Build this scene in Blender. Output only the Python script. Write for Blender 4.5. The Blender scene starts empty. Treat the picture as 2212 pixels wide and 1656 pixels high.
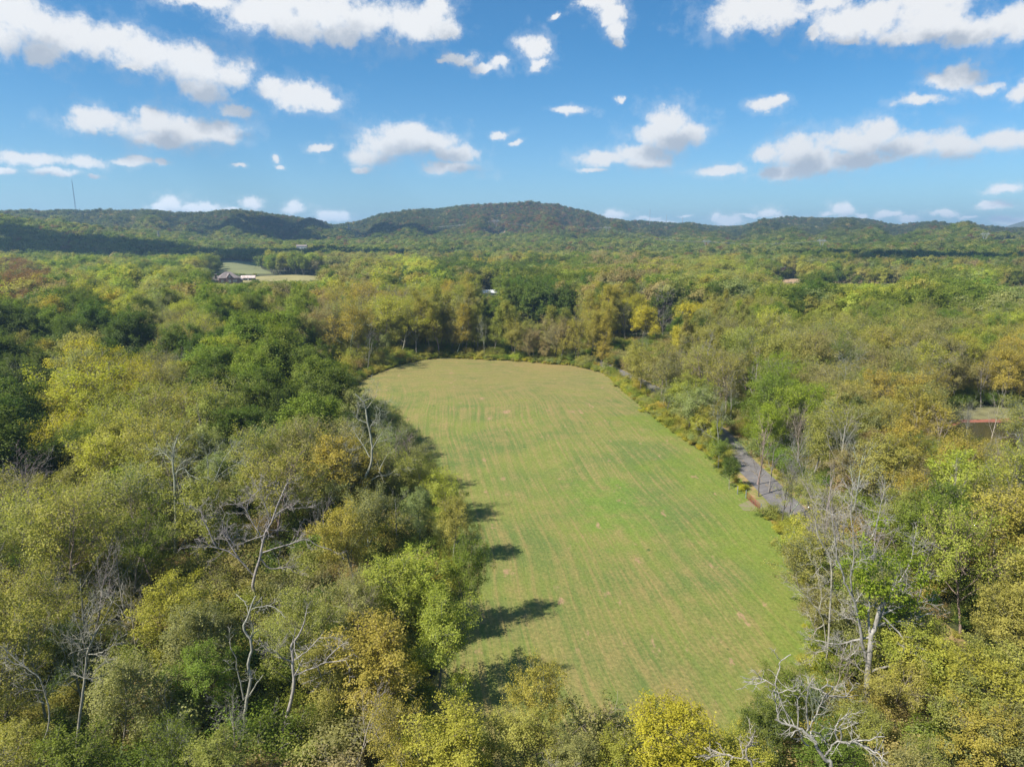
import bpy, math, random
import numpy as np
from mathutils import Vector, Matrix

R = math.radians
sc = bpy.context.scene
# ------------------------------------------------------------------ camera, world, sun, exposure
H = 44.0                      # height of the drone above the field
PITCH = R(12.15)
FPX = 2212 * 0.667            # focal length in the units of the layout survey (2212 x 1656)
cam = bpy.data.cameras.new("camera")
cam.sensor_width = 36.0
cam.lens = 36.0 * 0.667
cam.clip_start = 0.5
cam.clip_end = 20000
camo = bpy.data.objects.new("camera", cam)
sc.collection.objects.link(camo)
camo.location = (0, 0, H)
camo.rotation_euler = (math.pi / 2 - PITCH, 0, 0)
sc.camera = camo

SUN_EL = R(46)
SHADOW = Vector((0.88, 0.47, 0)).normalized()       # the way shadows fall
SUN_DIR = (-SHADOW * math.cos(SUN_EL) + Vector((0, 0, math.sin(SUN_EL)))).normalized()
sun = bpy.data.lights.new("sun", "SUN")
sun.energy = 5.0
sun.angle = R(0.53)
sun.color = (1.0, 0.94, 0.84)
suno = bpy.data.objects.new("sun", sun)
sc.collection.objects.link(suno)
suno.rotation_euler = (-SUN_DIR).to_track_quat('-Z', 'Y').to_euler()
suno.location = (-40, -30, 90)

sc.view_settings.view_transform = 'Standard'
sc.view_settings.look = 'None'
sc.view_settings.exposure = 0.88
sc.view_settings.gamma = 1.0
sc.view_settings.use_curve_mapping = False
try:
    sc.cycles.use_denoising = True
    sc.cycles.denoising_input_passes = 'RGB_ALBEDO_NORMAL'
    sc.cycles.max_bounces = 8
    sc.cycles.diffuse_bounces = 5
    sc.cycles.glossy_bounces = 2
    sc.cycles.transmission_bounces = 4
    sc.cycles.volume_bounces = 0
    sc.cycles.use_adaptive_sampling = True
    sc.cycles.adaptive_threshold = 0.01
    sc.cycles.caustics_reflective = False
    sc.cycles.caustics_refractive = False
    sc.cycles.sample_clamp_indirect = 4.0
except Exception:
    pass

CP, SP = math.cos(PITCH), math.sin(PITCH)
def ray(u, v):
    a = (u - 1106) / FPX
    b = (828 - v) / FPX
    return (a, CP + b * SP, -SP + b * CP)
def P(u, v, z=0.0):
    """surveyed picture point -> where that sight line meets the level z"""
    d = ray(u, v)
    t = (z - H) / d[2]
    return (d[0] * t, d[1] * t)
def azel(u, v):
    d = ray(u, v)
    return math.degrees(math.atan2(d[0], d[1])), math.degrees(math.atan2(d[2], math.hypot(d[0], d[1])))
def proj(x, y, z):
    x = np.asarray(x, float); y = np.asarray(y, float); z = np.asarray(z, float) - H
    dep = y * CP - z * SP
    dep = np.where(dep < 1, 1, dep)
    return 1106 + FPX * x / dep, 828 - FPX * (y * SP + z * CP) / dep, dep

# ------------------------------------------------------------------ node helpers
class NT:
    def __init__(s, tree): s.t = tree
    def n(s, typ, **kw):
        nd = s.t.nodes.new(typ)
        for k, v in kw.items(): setattr(nd, k, v)
        return nd
    def put(s, sock, v):
        if v is None: return
        if isinstance(v, bpy.types.NodeSocket): s.t.links.new(v, sock)
        else: sock.default_value = v
    def m(s, op, a, b=None, c=None, clamp=False):
        nd = s.n('ShaderNodeMath', operation=op, use_clamp=clamp)
        s.put(nd.inputs[0], a); s.put(nd.inputs[1], b)
        if c is not None: s.put(nd.inputs[2], c)
        return nd.outputs[0]
    def v(s, op, a, b=None, c=None, out=0):
        nd = s.n('ShaderNodeVectorMath', operation=op)
        s.put(nd.inputs[0], a); s.put(nd.inputs[1], b)
        if c is not None: s.put(nd.inputs[2], c)
        return nd.outputs['Value'] if op in ('DOT_PRODUCT', 'LENGTH', 'DISTANCE') else nd.outputs[0]
    def mix(s, f, a, b, blend='MIX'):
        nd = s.n('ShaderNodeMix', data_type='RGBA', blend_type=blend)
        s.put(nd.inputs[0], f); s.put(nd.inputs[6], a); s.put(nd.inputs[7], b)
        return nd.outputs[2]
    def noise(s, vec, scale, detail=3, rough=0.55, dist=0.0, color=False):
        nd = s.n('ShaderNodeTexNoise')
        s.put(nd.inputs['Vector'], vec)
        nd.inputs['Scale'].default_value = scale; nd.inputs['Detail'].default_value = detail
        nd.inputs['Roughness'].default_value = rough; nd.inputs['Distortion'].default_value = dist
        return nd.outputs['Color' if color else 'Fac']
    def rng(s, x, a, b, c=0.0, d=1.0, smooth=True):
        nd = s.n('ShaderNodeMapRange', interpolation_type='SMOOTHSTEP' if smooth else 'LINEAR')
        s.put(nd.inputs[0], x)
        for i, q in enumerate((a, b, c, d)): s.put(nd.inputs[1 + i], q)
        return nd.outputs[0]
    def comb(s, x, y, z=0.0):
        nd = s.n('ShaderNodeCombineXYZ')
        s.put(nd.inputs[0], x); s.put(nd.inputs[1], y); s.put(nd.inputs[2], z)
        return nd.outputs[0]
    def sep(s, v):
        nd = s.n('ShaderNodeSeparateXYZ'); s.put(nd.inputs[0], v)
        return nd.outputs

# ------------------------------------------------------------------ world: Nishita sky and the day's cumulus
CLOUDS = """20 30 90 50;60 50 110 55;0 90 90 45;150 75 80 55;230 95 95 42;320 120 95 48;420 140 90 52;490 160 58 52;440 195 58 30;90 122 72 28
510 236 38 14;640 210 88 30;580 195 42 24;690 220 45 22;300 150 30 10
430 -12 110 25;560 18 110 45;640 58 82 40;700 20 120 60;800 40 110 55;900 50 90 42;962 66 50 24;740 76 60 28;930 20 40 45
220 265 90 30;330 258 55 35;400 280 90 33;480 285 58 28;350 300 80 22;190 248 50 20;325 245 35 25
60 345 95 17;180 350 70 15;120 372 60 11;282 347 50 11;345 350 16 8;8 368 26 10;205 383 20 5
880 302 85 36;830 318 68 30;930 300 68 28;990 332 55 22;972 362 62 16;790 345 58 28;782 371 30 9;895 285 45 26
1450 262 52 34;1490 285 45 30;1420 285 60 28;1380 332 72 22;1310 345 60 20;1400 350 62 15;1282 369 36 6;1460 300 60 26
1220 242 45 10;1075 295 25 7;1110 312 14 5;600 345 9 10;605 363 9 5;518 356 14 5;690 318 30 8;1340 216 11 8
985 130 45 14;1050 146 42 13;1150 100 28 28;1155 142 20 14;1078 135 22 14;950 135 22 8
1290 16 52 24;1318 40 40 24;1336 62 24 20;1346 88 12 12;1262 22 22 14;1200 35 14 8
1620 15 110 42;1680 32 80 38;1820 62 80 45;1900 40 110 50;2020 50 110 45;2100 70 90 38;2180 50 90 40;1800 18 60 26;2000 8 120 30;1960 80 70 22;1760 84 26 14;1840 92 40 16
2080 168 58 32;2040 176 45 20;2135 190 38 15;1990 218 62 13;1655 230 40 14;1690 220 20 9;2204 205 25 24;2212 190 22 20
1648 335 34 26;1720 330 60 38;1765 350 90 35;1850 308 85 36;1900 288 58 34;1960 315 90 35;2060 312 100 34;2160 302 72 28;1700 372 72 20;1850 345 110 20;2215 300 50 22
1560 367 60 13;2170 407 48 13;2150 445 48 11;2040 461 40 9;2190 476 60 12;2130 440 25 8
368 440 34 19;430 447 66 12;545 441 32 18;635 452 29 16;718 467 40 13;745 464 16 12;690 476 30 6;345 449 24 10;500 452 26 7
1820 453 30 17;1575 477 38 14;1660 460 28 13;1322 466 34 12;1920 465 38 8;1960 476 28 9;1480 466 14 5;1790 462 25 6;1700 470 40 5;1545 470 9 11;1400 474 30 4;1440 480 30 5;1860 462 20 6;2090 466 30 5;1620 466 30 5"""
world = bpy.data.worlds.new("World")
sc.world = world
world.use_nodes = True
wt = world.node_tree
wt.nodes.clear()
W = NT(wt)
sky = W.n('ShaderNodeTexSky', sky_type='NISHITA')
sky.sun_disc = False
sky.sun_elevation = SUN_EL
sky.sun_rotation = math.atan2(SUN_DIR.x, SUN_DIR.y)
sky.altitude = 300
sky.air_density = 1.0
sky.dust_density = 0.6
sky.ozone_density = 2.6
gen = W.n('ShaderNodeTexCoord').outputs['Generated']
gx, gy, gz = W.sep(gen)[:3]
az = W.m('MULTIPLY', W.m('ARCTAN2', gx, gy), 57.2958)
el = W.m('MULTIPLY', W.m('ARCSINE', gz), 57.2958)
pos = W.comb(az, el, 0.0)
n_lo = W.noise(gen, 11.0, 8, 0.68, color=True)
n_hi = W.noise(gen, 32.0, 6, 0.66, color=True)
lowf = W.rng(el, 1.0, 9.0)
warpn = W.mix(lowf, n_hi, n_lo)
wamp = W.rng(el, 0.0, 14.0, 1.1, 3.6)
warp = W.v('MULTIPLY', W.v('SUBTRACT', warpn, (0.5, 0.5, 0.5)), W.comb(W.m('MULTIPLY', wamp, 1.3), wamp, 0.0))
pw = W.v('ADD', pos, warp)

grp = bpy.data.node_groups.new("cumulus", 'ShaderNodeTree')
grp.interface.new_socket("P", in_out='INPUT', socket_type='NodeSocketVector')
grp.interface.new_socket("T", in_out='OUTPUT', socket_type='NodeSocketFloat')
Gn = NT(grp)
gi = Gn.n('NodeGroupInput'); go = Gn.n('NodeGroupOutput')
cur = None
for row in CLOUDS.replace("\n", ";").split(";"):
    u, v, ru, rv = map(float, row.split())
    a0, e0 = azel(u, v)
    ra = abs(azel(u + ru, v)[0] - azel(u - ru, v)[0]) / 2
    re = abs(azel(u, v + rv)[1] - azel(u, v - rv)[1]) / 2
    q = Gn.v('MULTIPLY_ADD', gi.outputs[0], (1 / ra, 1 / re, 0), (-a0 / ra, -e0 / re, 0))
    d = Gn.v('LENGTH', q)
    cur = d if cur is None else Gn.m('SMOOTH_MIN', cur, d, 0.25)
Gn.put(go.inputs[0], Gn.m('SUBTRACT', 1.25, cur))
def cumulus(vec):
    nd = W.n('ShaderNodeGroup'); nd.node_tree = grp
    W.put(nd.inputs[0], vec)
    return nd.outputs[0]
T0 = cumulus(pw)
upo = W.rng(el, 0.0, 14.0, 0.8, 2.6)
T1 = cumulus(W.v('ADD', pw, W.comb(W.m('MULTIPLY', upo, -0.45), upo, 0.0)))
# the rest of the sky dome, outside the photograph's frame, carries the same kind of scattered cloud
outside = W.m('MAXIMUM', W.rng(W.m('ABSOLUTE', az), 42, 55), W.rng(el, 20, 27))
plane = W.v('DIVIDE', gen, W.comb(W.m('ADD', W.m('MAXIMUM', gz, 0.0), 0.18), W.m('ADD', W.m('MAXIMUM', gz, 0.0), 0.18), 1.0))
gn = W.noise(plane, 1.1, 8, 0.6)
Tg = W.m('SUBTRACT', W.m('MULTIPLY', W.m('SUBTRACT', gn, 0.55), 5.0), W.m('MULTIPLY', W.m('SUBTRACT', 1.0, outside), 6.0))
fine = W.m('ADD', W.m('SUBTRACT', W.noise(gen, 60.0, 6, 0.68), 0.5), W.m('MULTIPLY', W.m('SUBTRACT', W.noise(gen, 20.0, 5, 0.6), 0.5), 1.1))
T0b = W.m('ADD', W.m('MAXIMUM', T0, Tg), W.m('MULTIPLY', fine, 1.3))
veil = W.m('MULTIPLY', W.rng(W.m('ADD', T0b, W.m('MULTIPLY', fine, 1.6)), -0.6, 0.7), 0.20)
alpha = W.m('MULTIPLY', W.m('MAXIMUM', W.rng(T0b, 0.0, 0.80), veil), W.rng(el, -0.5, 0.2))
shade = W.rng(W.m('ADD', W.m('MAXIMUM', T1, Tg), W.m('MULTIPLY', fine, 1.0)), -0.15, 1.05)
ccol = W.mix(shade, (0.97, 0.97, 0.97, 1), (0.50, 0.55, 0.63, 1))
skyt = W.mix(W.rng(el, 1.0, 15.0), (0.60, 0.88, 1.10, 1), (0.30, 0.76, 1.02, 1))
skyc = W.mix(1.0, sky.outputs[0], skyt, 'MULTIPLY')
bg1 = W.n('ShaderNodeBackground'); W.put(bg1.inputs[0], skyc); bg1.inputs[1].default_value = 0.070
bg2 = W.n('ShaderNodeBackground'); W.put(bg2.inputs[0], ccol); W.put(bg2.inputs[1], W.rng(el, 0.0, 6.0, 0.80, 0.53))
mx = W.n('ShaderNodeMixShader')
W.put(mx.inputs[0], W.m('MULTIPLY', alpha, 0.97)); W.put(mx.inputs[1], bg1.outputs[0]); W.put(mx.inputs[2], bg2.outputs[0])
wo = W.n('ShaderNodeOutputWorld')
W.put(wo.inputs[0], mx.outputs[0])
world.cycles.sampling_method = 'MANUAL'
world.cycles.sample_map_resolution = 512

# ------------------------------------------------------------------ object helpers
COL = sc.collection
def tag(o, label=None, cat=None, group=None, kind=None):
    if label: o["label"] = label
    if cat: o["category"] = cat
    if group: o["group"] = group
    if kind: o["kind"] = kind
    return o
def mesh_np(name, V, Q, mat=None, smooth=False, attr=None):
    V = np.asarray(V, np.float32).reshape(-1, 3); Q = np.asarray(Q, np.int32)
    k = Q.shape[1]
    me = bpy.data.meshes.new(name)
    me.vertices.add(len(V)); me.vertices.foreach_set("co", V.ravel())
    me.loops.add(Q.size); me.loops.foreach_set("vertex_index", Q.ravel())
    me.polygons.add(len(Q))
    me.polygons.foreach_set("loop_start", np.arange(0, Q.size, k, dtype=np.int32))
    me.polygons.foreach_set("loop_total", np.full(len(Q), k, np.int32))
    if smooth: me.polygons.foreach_set("use_smooth", np.ones(len(Q), bool))
    me.update(calc_edges=True)
    if attr is not None:
        at = me.attributes.new("leafrand", 'FLOAT', 'POINT'); at.data.foreach_set("value", np.asarray(attr, np.float32))
    if mat: me.materials.append(mat)
    return me
def link(name, me, parent=None, loc=None, color=None):
    o = bpy.data.objects.new(name, me)
    COL.objects.link(o)
    if parent is not None: o.parent = parent
    if loc is not None: o.location = loc
    if color is not None: o.color = color
    return o
def empty(name, loc, rz=0.0, s=1.0):
    o = bpy.data.objects.new(name, None); COL.objects.link(o)
    o.location = loc; o.rotation_euler = (0, 0, rz)
    o.scale = (s, s, s) if not isinstance(s, (tuple, list)) else s
    o.empty_display_size = 0.5
    return o
class MB:
    """a small mesh collector"""
    def __init__(s): s.v = []; s.f = []
    def box(s, c, size, rz=0.0):
        b = len(s.v); cx, cy, cz = c; sx, sy, sz = (q / 2 for q in size)
        co, si = math.cos(rz), math.sin(rz)
        for x, y, z in ((-1,-1,-1),(1,-1,-1),(1,1,-1),(-1,1,-1),(-1,-1,1),(1,-1,1),(1,1,1),(-1,1,1)):
            X, Y = x * sx, y * sy
            s.v.append((cx + X * co - Y * si, cy + X * si + Y * co, cz + z * sz))
        for f in ((0,3,2,1),(4,5,6,7),(0,1,5,4),(1,2,6,5),(2,3,7,6),(3,0,4,7)): s.f.append(tuple(b + i for i in f))
    def bar(s, a, b_, r, k=4):
        a = Vector(a); b_ = Vector(b_); t = (b_ - a).normalized()
        n = t.cross(Vector((0.13, 0.21, 0.97)) if abs(t.z) < 0.9 else Vector((1, 0.1, 0))).normalized(); m = t.cross(n)
        o = len(s.v)
        for p in (a, b_):
            for i in range(k):
                an = 2 * math.pi * (i + .5) / k
                s.v.append(tuple(p + (n * math.cos(an) + m * math.sin(an)) * r))
        for i in range(k): s.f.append((o + i, o + (i + 1) % k, o + k + (i + 1) % k, o + k + i))
        s.f.append(tuple(o + i for i in reversed(range(k)))); s.f.append(tuple(o + k + i for i in range(k)))
    def build(s, name, mat, parent=None, loc=None):
        me = bpy.data.meshes.new(name); me.from_pydata(s.v, [], s.f); me.update()
        me.materials.append(mat)
        return link(name, me, parent, loc)

# ------------------------------------------------------------------ materials
def newmat(name):
    m = bpy.data.materials.new(name); m.use_nodes = True; m.node_tree.nodes.clear()
    N = NT(m.node_tree)
    out = N.n('ShaderNodeOutputMaterial')
    return m, N, out
def plain(name, col, rough=0.7, metal=0.0, noise=0.15, nscale=1.5):
    m, N, out = newmat(name)
    b = N.n('ShaderNodeBsdfPrincipled')
    tc = N.n('ShaderNodeTexCoord').outputs['Object']
    nz = N.rng(N.noise(tc, nscale, 4), 0.3, 0.7, 1 - noise, 1 + noise)
    c = N.mix(1.0, tuple(col) + (1,), N.comb(nz, nz, nz), 'MULTIPLY')
    N.put(b.inputs['Base Color'], c); b.inputs['Roughness'].default_value = rough; b.inputs['Metallic'].default_value = metal
    N.put(out.inputs[0], b.outputs[0])
    return m
def leaf_mat(name, inst):
    m, N, out = newmat(name)
    oi = N.n('ShaderNodeObjectInfo')
    if inst:
        at = N.n('ShaderNodeAttribute', attribute_type='INSTANCER', attribute_name='tint')
        col, alp = at.outputs['Color'], at.outputs['Alpha']
    else:
        col, alp = oi.outputs['Color'], oi.outputs['Alpha']
    lr = N.n('ShaderNodeAttribute', attribute_type='GEOMETRY', attribute_name='leafrand').outputs['Fac']
    tc = N.n('ShaderNodeTexCoord').outputs['Object']
    off = N.v('ADD', tc, N.comb(N.m('MULTIPLY', oi.outputs['Random'], 91.0), 0.0, 0.0))
    cl = N.noise(off, 0.42, 3, 0.6)
    # turned leaves: gold and tan mixed in, by clump and by leaf
    turn = N.m('MULTIPLY', N.rng(N.m('ADD', cl, N.m('MULTIPLY', lr, 0.35)), 0.50, 0.86), alp, clamp=True)
    gold = N.mix(N.m('FRACT', N.m('MULTIPLY', lr, 7.31)), (0.36, 0.305, 0.050, 1), (0.27, 0.22, 0.090, 1))
    base = N.mix(turn, col, gold)
    val = N.m('MULTIPLY', N.rng(lr, 0, 1, 0.68, 1.36, smooth=False), N.rng(cl, 0.3, 0.7, 0.86, 1.14))
    base = N.mix(1.0, base, N.comb(val, val, N.m('MULTIPLY', val, 0.95)), 'MULTIPLY')
    b = N.n('ShaderNodeBsdfPrincipled')
    N.put(b.inputs['Base Color'], base); b.inputs['Roughness'].default_value = 0.5
    b.inputs['Specular IOR Level'].default_value = 0.15
    t = N.n('ShaderNodeBsdfTranslucent')
    tcol = N.mix(1.0, base, (1.25, 1.35, 0.50, 1), 'MULTIPLY')
    N.put(t.inputs[0], tcol)
    ms = N.n('ShaderNodeMixShader'); ms.inputs[0].default_value = 0.42
    N.put(ms.inputs[1], b.outputs[0]); N.put(ms.inputs[2], t.outputs[0])
    N.put(out.inputs[0], ms.outputs[0])
    return m
def bark_mat(name, inst):
    m, N, out = newmat(name)
    if inst:
        col = N.n('ShaderNodeRGB').outputs[0]; col.default_value = (0.20, 0.18, 0.155, 1)
    else:
        col = N.n('ShaderNodeObjectInfo').outputs['Color']
    tc = N.n('ShaderNodeTexCoord').outputs['Object']
    st = N.noise(N.v('MULTIPLY', tc, (3.0, 3.0, 0.7)), 2.2, 5, 0.7)
    pt = N.noise(tc, 0.7, 3)
    k = N.m('MULTIPLY', N.rng(st, 0.3, 0.7, 0.6, 1.3), N.rng(pt, 0.3, 0.7, 0.8, 1.15))
    b = N.n('ShaderNodeBsdfPrincipled')
    N.put(b.inputs['Base Color'], N.mix(1.0, col, N.comb(k, k, k), 'MULTIPLY')); b.inputs['Roughness'].default_value = 0.85
    bm = N.n('ShaderNodeBump'); bm.inputs['Strength'].default_value = 0.5; bm.inputs['Distance'].default_value = 0.05
    N.put(bm.inputs['Height'], st); N.put(b.inputs['Normal'], bm.outputs[0])
    N.put(out.inputs[0], b.outputs[0])
    return m
M_LEAF = leaf_mat("leaves", False); M_LEAFI = leaf_mat("leaves_far", True)
M_BARK = bark_mat("bark", False); M_BARKI = bark_mat("bark_far", True)

# ------------------------------------------------------------------ terrain
def sstep(x, a, b):
    t = np.clip((x - a) / (b - a), 0, 1); return t * t * (3 - 2 * t)
SIL = [(-900, 470), (-300, 460), (0, 453), (100, 455), (200, 452), (300, 455), (420, 458), (520, 452), (600, 460), (660, 472), (720, 483), (760, 480), (810, 467),
       (880, 453), (1000, 444), (1100, 437), (1150, 435), (1200, 441), (1270, 457), (1320, 473), (1400, 478), (1480, 483), (1560, 489),
       (1600, 487), (1640, 478), (1700, 469), (1790, 470), (1870, 473), (1930, 485), (1990, 481), (2060, 484), (2130, 487), (2212, 494), (2500, 490), (3200, 480)]
_sa = np.array([azel(*p)[0] for p in SIL]); _se = np.array([azel(*p)[1] for p in SIL])
_ra = np.array([-60, -36, -20, -10, 0, 8, 16, 26, 40, 60.]); _rr = np.array([2150, 2150, 2200, 2350, 2150, 2250, 2600, 2650, 2700, 2700.])
TREE_FAR = 13.0
def tz(x, y):
    x = np.asarray(x, float); y = np.asarray(y, float)
    r = np.hypot(x, y) + 1e-6; a = np.degrees(np.arctan2(x, y))
    e = np.interp(a, _sa, _se); RR = np.interp(a, _ra, _rr)
    ztop = H + RR * np.tan(np.radians(e)) - TREE_FAR
    base = 26 * sstep(r, 650, 1750)
    r1 = 1480.0
    s = np.clip((r - r1) / (RR - r1), 0, 1)
    rise = s ** 1.35 * (1 - 0.12 * np.sin(s * math.pi))
    z = base + (ztop - base) * rise
    spur = np.sin(a * 1.05 + 1.3 + r * 0.0021) * 0.6 + np.sin(a * 2.3 + 0.4 - r * 0.003) * 0.4 + 0.35 * np.sin(x * 0.013 + y * 0.011) + 0.3 * np.sin(x * 0.021 - y * 0.017 + 2)
    z += 19 * spur * (4 * s * (1 - s)) * (r > r1)
    beyond = np.clip((r - RR) / 500, 0, 1)
    z -= beyond ** 1.2 * (ztop * 0.55)
    # the low wooded hill in front of the left ridge, and a smaller one far right
    z += 42 * np.exp(-((a + 37) / 9.0) ** 2) * np.exp(-((r - 1430) / 260) ** 2)
    z += 12 * np.exp(-((a - 36) / 8.0) ** 2) * np.exp(-((r - 1700) / 260) ** 2)
    z += 10 * np.exp(-((a - 2) / 9.0) ** 2) * np.exp(-((r - 1500) / 300) ** 2)
    # far mountains beyond everything
    z += 175 * sstep(r, 4200, 7000) * (0.25 + 0.9 * sstep(np.abs(a - 2), 31, 37) + 0.06 * np.sin(a * 0.9))
    roll = 0.9 * np.sin(x * 0.021 + 0.8) * np.sin(y * 0.019 - 0.6) + 0.35 * np.sin(x * 0.05 + y * 0.043)
    z += roll * (1 + 2.2 * sstep(r, 250, 700))
    return z
def tz1(x, y): return float(tz(x, y))
def hit(u, v, lift=0.0):
    """where the sight line through a surveyed point meets the terrain"""
    d = ray(u, v); n = math.hypot(d[0], d[1])
    rs = np.arange(20, 5200, 2.0)
    X = d[0] / n * rs; Y = d[1] / n * rs; Z = H + d[2] / n * rs
    k = np.nonzero(Z < tz(X, Y) + lift)[0]
    i = k[0] if len(k) else len(rs) - 1
    return float(X[i]), float(Y[i]), float(tz(X[i], Y[i]))

az_s = np.concatenate([np.arange(-180, -60, 6), np.arange(-60, 60, 0.6), np.arange(60, 180, 6)])
r_s = np.concatenate([[0.0], np.arange(6, 330, 4.5), np.geomspace(335, 9000, 150)])
AA, RRg = np.meshgrid(np.radians(az_s), r_s)
GX = RRg * np.sin(AA); GY = RRg * np.cos(AA); GZ = tz(GX, GY)
nr, na = AA.shape
idx = np.arange(nr * na).reshape(nr, na)
q0 = idx[:-1, :]; q1 = idx[1:, :]
Qs = np.stack([q0, q1, np.roll(q1, -1, 1), np.roll(q0, -1, 1)], -1).reshape(-1, 4)

m_g, N, out = newmat("woodland_floor")
gp = N.n('ShaderNodeNewGeometry').outputs['Position']
b = N.n('ShaderNodeBsdfPrincipled'); b.inputs['Roughness'].default_value = 0.95
n1 = N.noise(gp, 0.05, 6, 0.6); n2 = N.noise(gp, 0.9, 5, 0.7)
c = N.mix(N.rng(n1, 0.35, 0.65), (0.028, 0.036, 0.010, 1), (0.060, 0.050, 0.022, 1))
c = N.mix(N.rng(n2, 0.35, 0.7), c, (0.075, 0.085, 0.022, 1))
N.put(b.inputs['Base Color'], c)
bm = N.n('ShaderNodeBump'); bm.inputs['Strength'].default_value = 0.8; bm.inputs['Distance'].default_value = 0.3
N.put(bm.inputs['Height'], n2); N.put(b.inputs['Normal'], bm.outputs[0]); N.put(out.inputs[0], b.outputs[0])
ground = link("ground", mesh_np("ground", np.stack([GX, GY, GZ], -1), Qs, m_g, smooth=True))
tag(ground, "dark woodland floor and rising hills under the trees", kind="structure")

# ------------------------------------------------------------------ flat-lying sheets: meadow, far fields, road, drive, clearing
def inpoly(x, y, poly):
    x = np.asarray(x); y = np.asarray(y); ins = np.zeros(x.shape, bool)
    n = len(poly); j = n - 1
    for i in range(n):
        xi, yi = poly[i]; xj, yj = poly[j]
        c_ = ((yi > y) != (yj > y)) & (x < (xj - xi) * (y - yi) / (yj - yi + 1e-12) + xi)
        ins ^= c_; j = i
    return ins
def pdist(x, y, poly, closed=True):
    x = np.asarray(x, float); y = np.asarray(y, float); d = np.full(x.shape, 1e9)
    n = len(poly)
    for i in range(n if closed else n - 1):
        ax, ay = poly[i]; bx, by = poly[(i + 1) % n]
        L = (bx - ax) ** 2 + (by - ay) ** 2 + 1e-9
        t = np.clip(((x - ax) * (bx - ax) + (y - ay) * (by - ay)) / L, 0, 1)
        d = np.minimum(d, np.hypot(x - ax - t * (bx - ax), y - ay - t * (by - ay)))
    return d
def sheet(name, poly, step, lift, mat, wob=0.0):
    """a sheet that follows the ground inside a polygon: grid cells, the rim snapped to a wavering outline"""
    import bmesh
    from mathutils.geometry import delaunay_2d_cdt
    pts = []
    n = len(poly)
    rim = []
    for i in range(n):
        a = Vector(poly[i]); c_ = Vector(poly[(i + 1) % n]); L = (c_ - a).length; k = max(1, int(L / step))
        nrm = Vector((-(c_ - a).y, (c_ - a).x)).normalized()
        for j in range(k):
            p = a.lerp(c_, j / k)
            if wob: p = p + nrm * wob * (math.sin(p.x * 0.31 + p.y * 0.23) + 0.6 * math.sin(p.x * 0.83 - p.y * 0.71)) * 0.5
            rim.append((p.x, p.y))
    xs = [p[0] for p in rim]; ys = [p[1] for p in rim]
    gx, gy = np.meshgrid(np.arange(min(xs), max(xs), step), np.arange(min(ys), max(ys), step))
    gx = gx.ravel(); gy = gy.ravel()
    ok = inpoly(gx, gy, rim)
    gx, gy = gx[ok], gy[ok]
    ok = pdist(gx, gy, rim) > step * 0.45
    allp = [Vector(p) for p in rim] + [Vector((a, b_)) for a, b_ in zip(gx[ok], gy[ok])]
    m_ = len(rim)
    res = delaunay_2d_cdt(allp, [(i, (i + 1) % m_) for i in range(m_)], [], 1, 1e-4)
    vs = [(p.x, p.y) for p in res[0]]
    Z = tz(np.array([p[0] for p in vs]), np.array([p[1] for p in vs])) + lift
    me = bpy.data.meshes.new(name)
    me.from_pydata([(p[0], p[1], float(z)) for p, z in zip(vs, Z)], [], [f for f in res[2]])
    me.polygons.foreach_set("use_smooth", [True] * len(me.polygons)); me.update()
    me.materials.append(mat)
    # make faces point up
    bm_ = bmesh.new(); bm_.from_mesh(me)
    for f in bm_.faces:
        if f.normal.z < 0: f.normal_flip()
    bm_.to_mesh(me); bm_.free()
    return link(name, me)

FIELD_UV = [(735, 850), (790, 818), (860, 790), (905, 779), (960, 771), (1100, 774), (1240, 784), (1305, 800), (1345, 840), (1400, 895), (1450, 940),
            (1525, 990), (1590, 1050), (1655, 1118), (1705, 1210), (1748, 1300), (1768, 1390), (1760, 1490), (1690, 1575), (1480, 1650), (1180, 1710), (960, 1670),
            (900, 1560), (935, 1460), (975, 1330), (975, 1200), (955, 1100), (925, 1010), (880, 940), (830, 890), (770, 862)]
FIELD = [P(u, v) for u, v in FIELD_UV]
VIS_FIELD = [(790, 835), (890, 790), (960, 778), (1240, 792), (1300, 808), (1345, 860), (1420, 930), (1500, 1010), (1560, 1060), (1610, 1130), (1660, 1200), (1700, 1290), (1720, 1380),
             (1640, 1440), (1560, 1500), (1420, 1510), (1280, 1500), (1190, 1480), (1120, 1470), (1060, 1520), (1010, 1490), (1040, 1400), (1060, 1300), (1040, 1200), (1020, 1120), (1000, 1030), (950, 950), (900, 890), (850, 850)]
m_f, N, out = newmat("mown_grass")
gp = N.n('ShaderNodeNewGeometry').outputs['Position']
sx, sy, sz = N.sep(gp)[:3]
big = N.noise(gp, 0.018, 4, 0.55)
warpv = N.noise(gp, 0.012, 2, 0.5)
# mowing rows run up the field, then swing round its far end
dx = N.m('SUBTRACT', sx, -2.0); dy = N.m('SUBTRACT', sy, 165.0)
ring = N.v('LENGTH', N.comb(N.m('MULTIPLY', dx, 0.75), dy, 0.0))
lane = N.m('ADD', N.m('ADD', sx, N.m('MULTIPLY', sy, 0.13)), N.m('MULTIPLY', warpv, 12.0))
blend = N.rng(sy, 175, 215)
def streak(nt, coord, along, seed):
    vv = nt.comb(nt.m('MULTIPLY', coord, 1.5), nt.m('MULTIPLY', along, 0.028), seed)
    return nt.noise(vv, 1.0, 4, 0.62)
s1 = streak(N, lane, sy, 1.0); s2 = streak(N, ring, sx, 5.0)
st = N.n('ShaderNodeMix'); N.put(st.inputs[0], blend); N.put(st.inputs[2], s1); N.put(st.inputs[3], s2); st = st.outputs[0]
wv = N.m('SINE', N.m('MULTIPLY', N.m('ADD', lane, N.m('MULTIPLY', N.noise(gp, 0.1, 3), 3.0)), 2.1))
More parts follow.
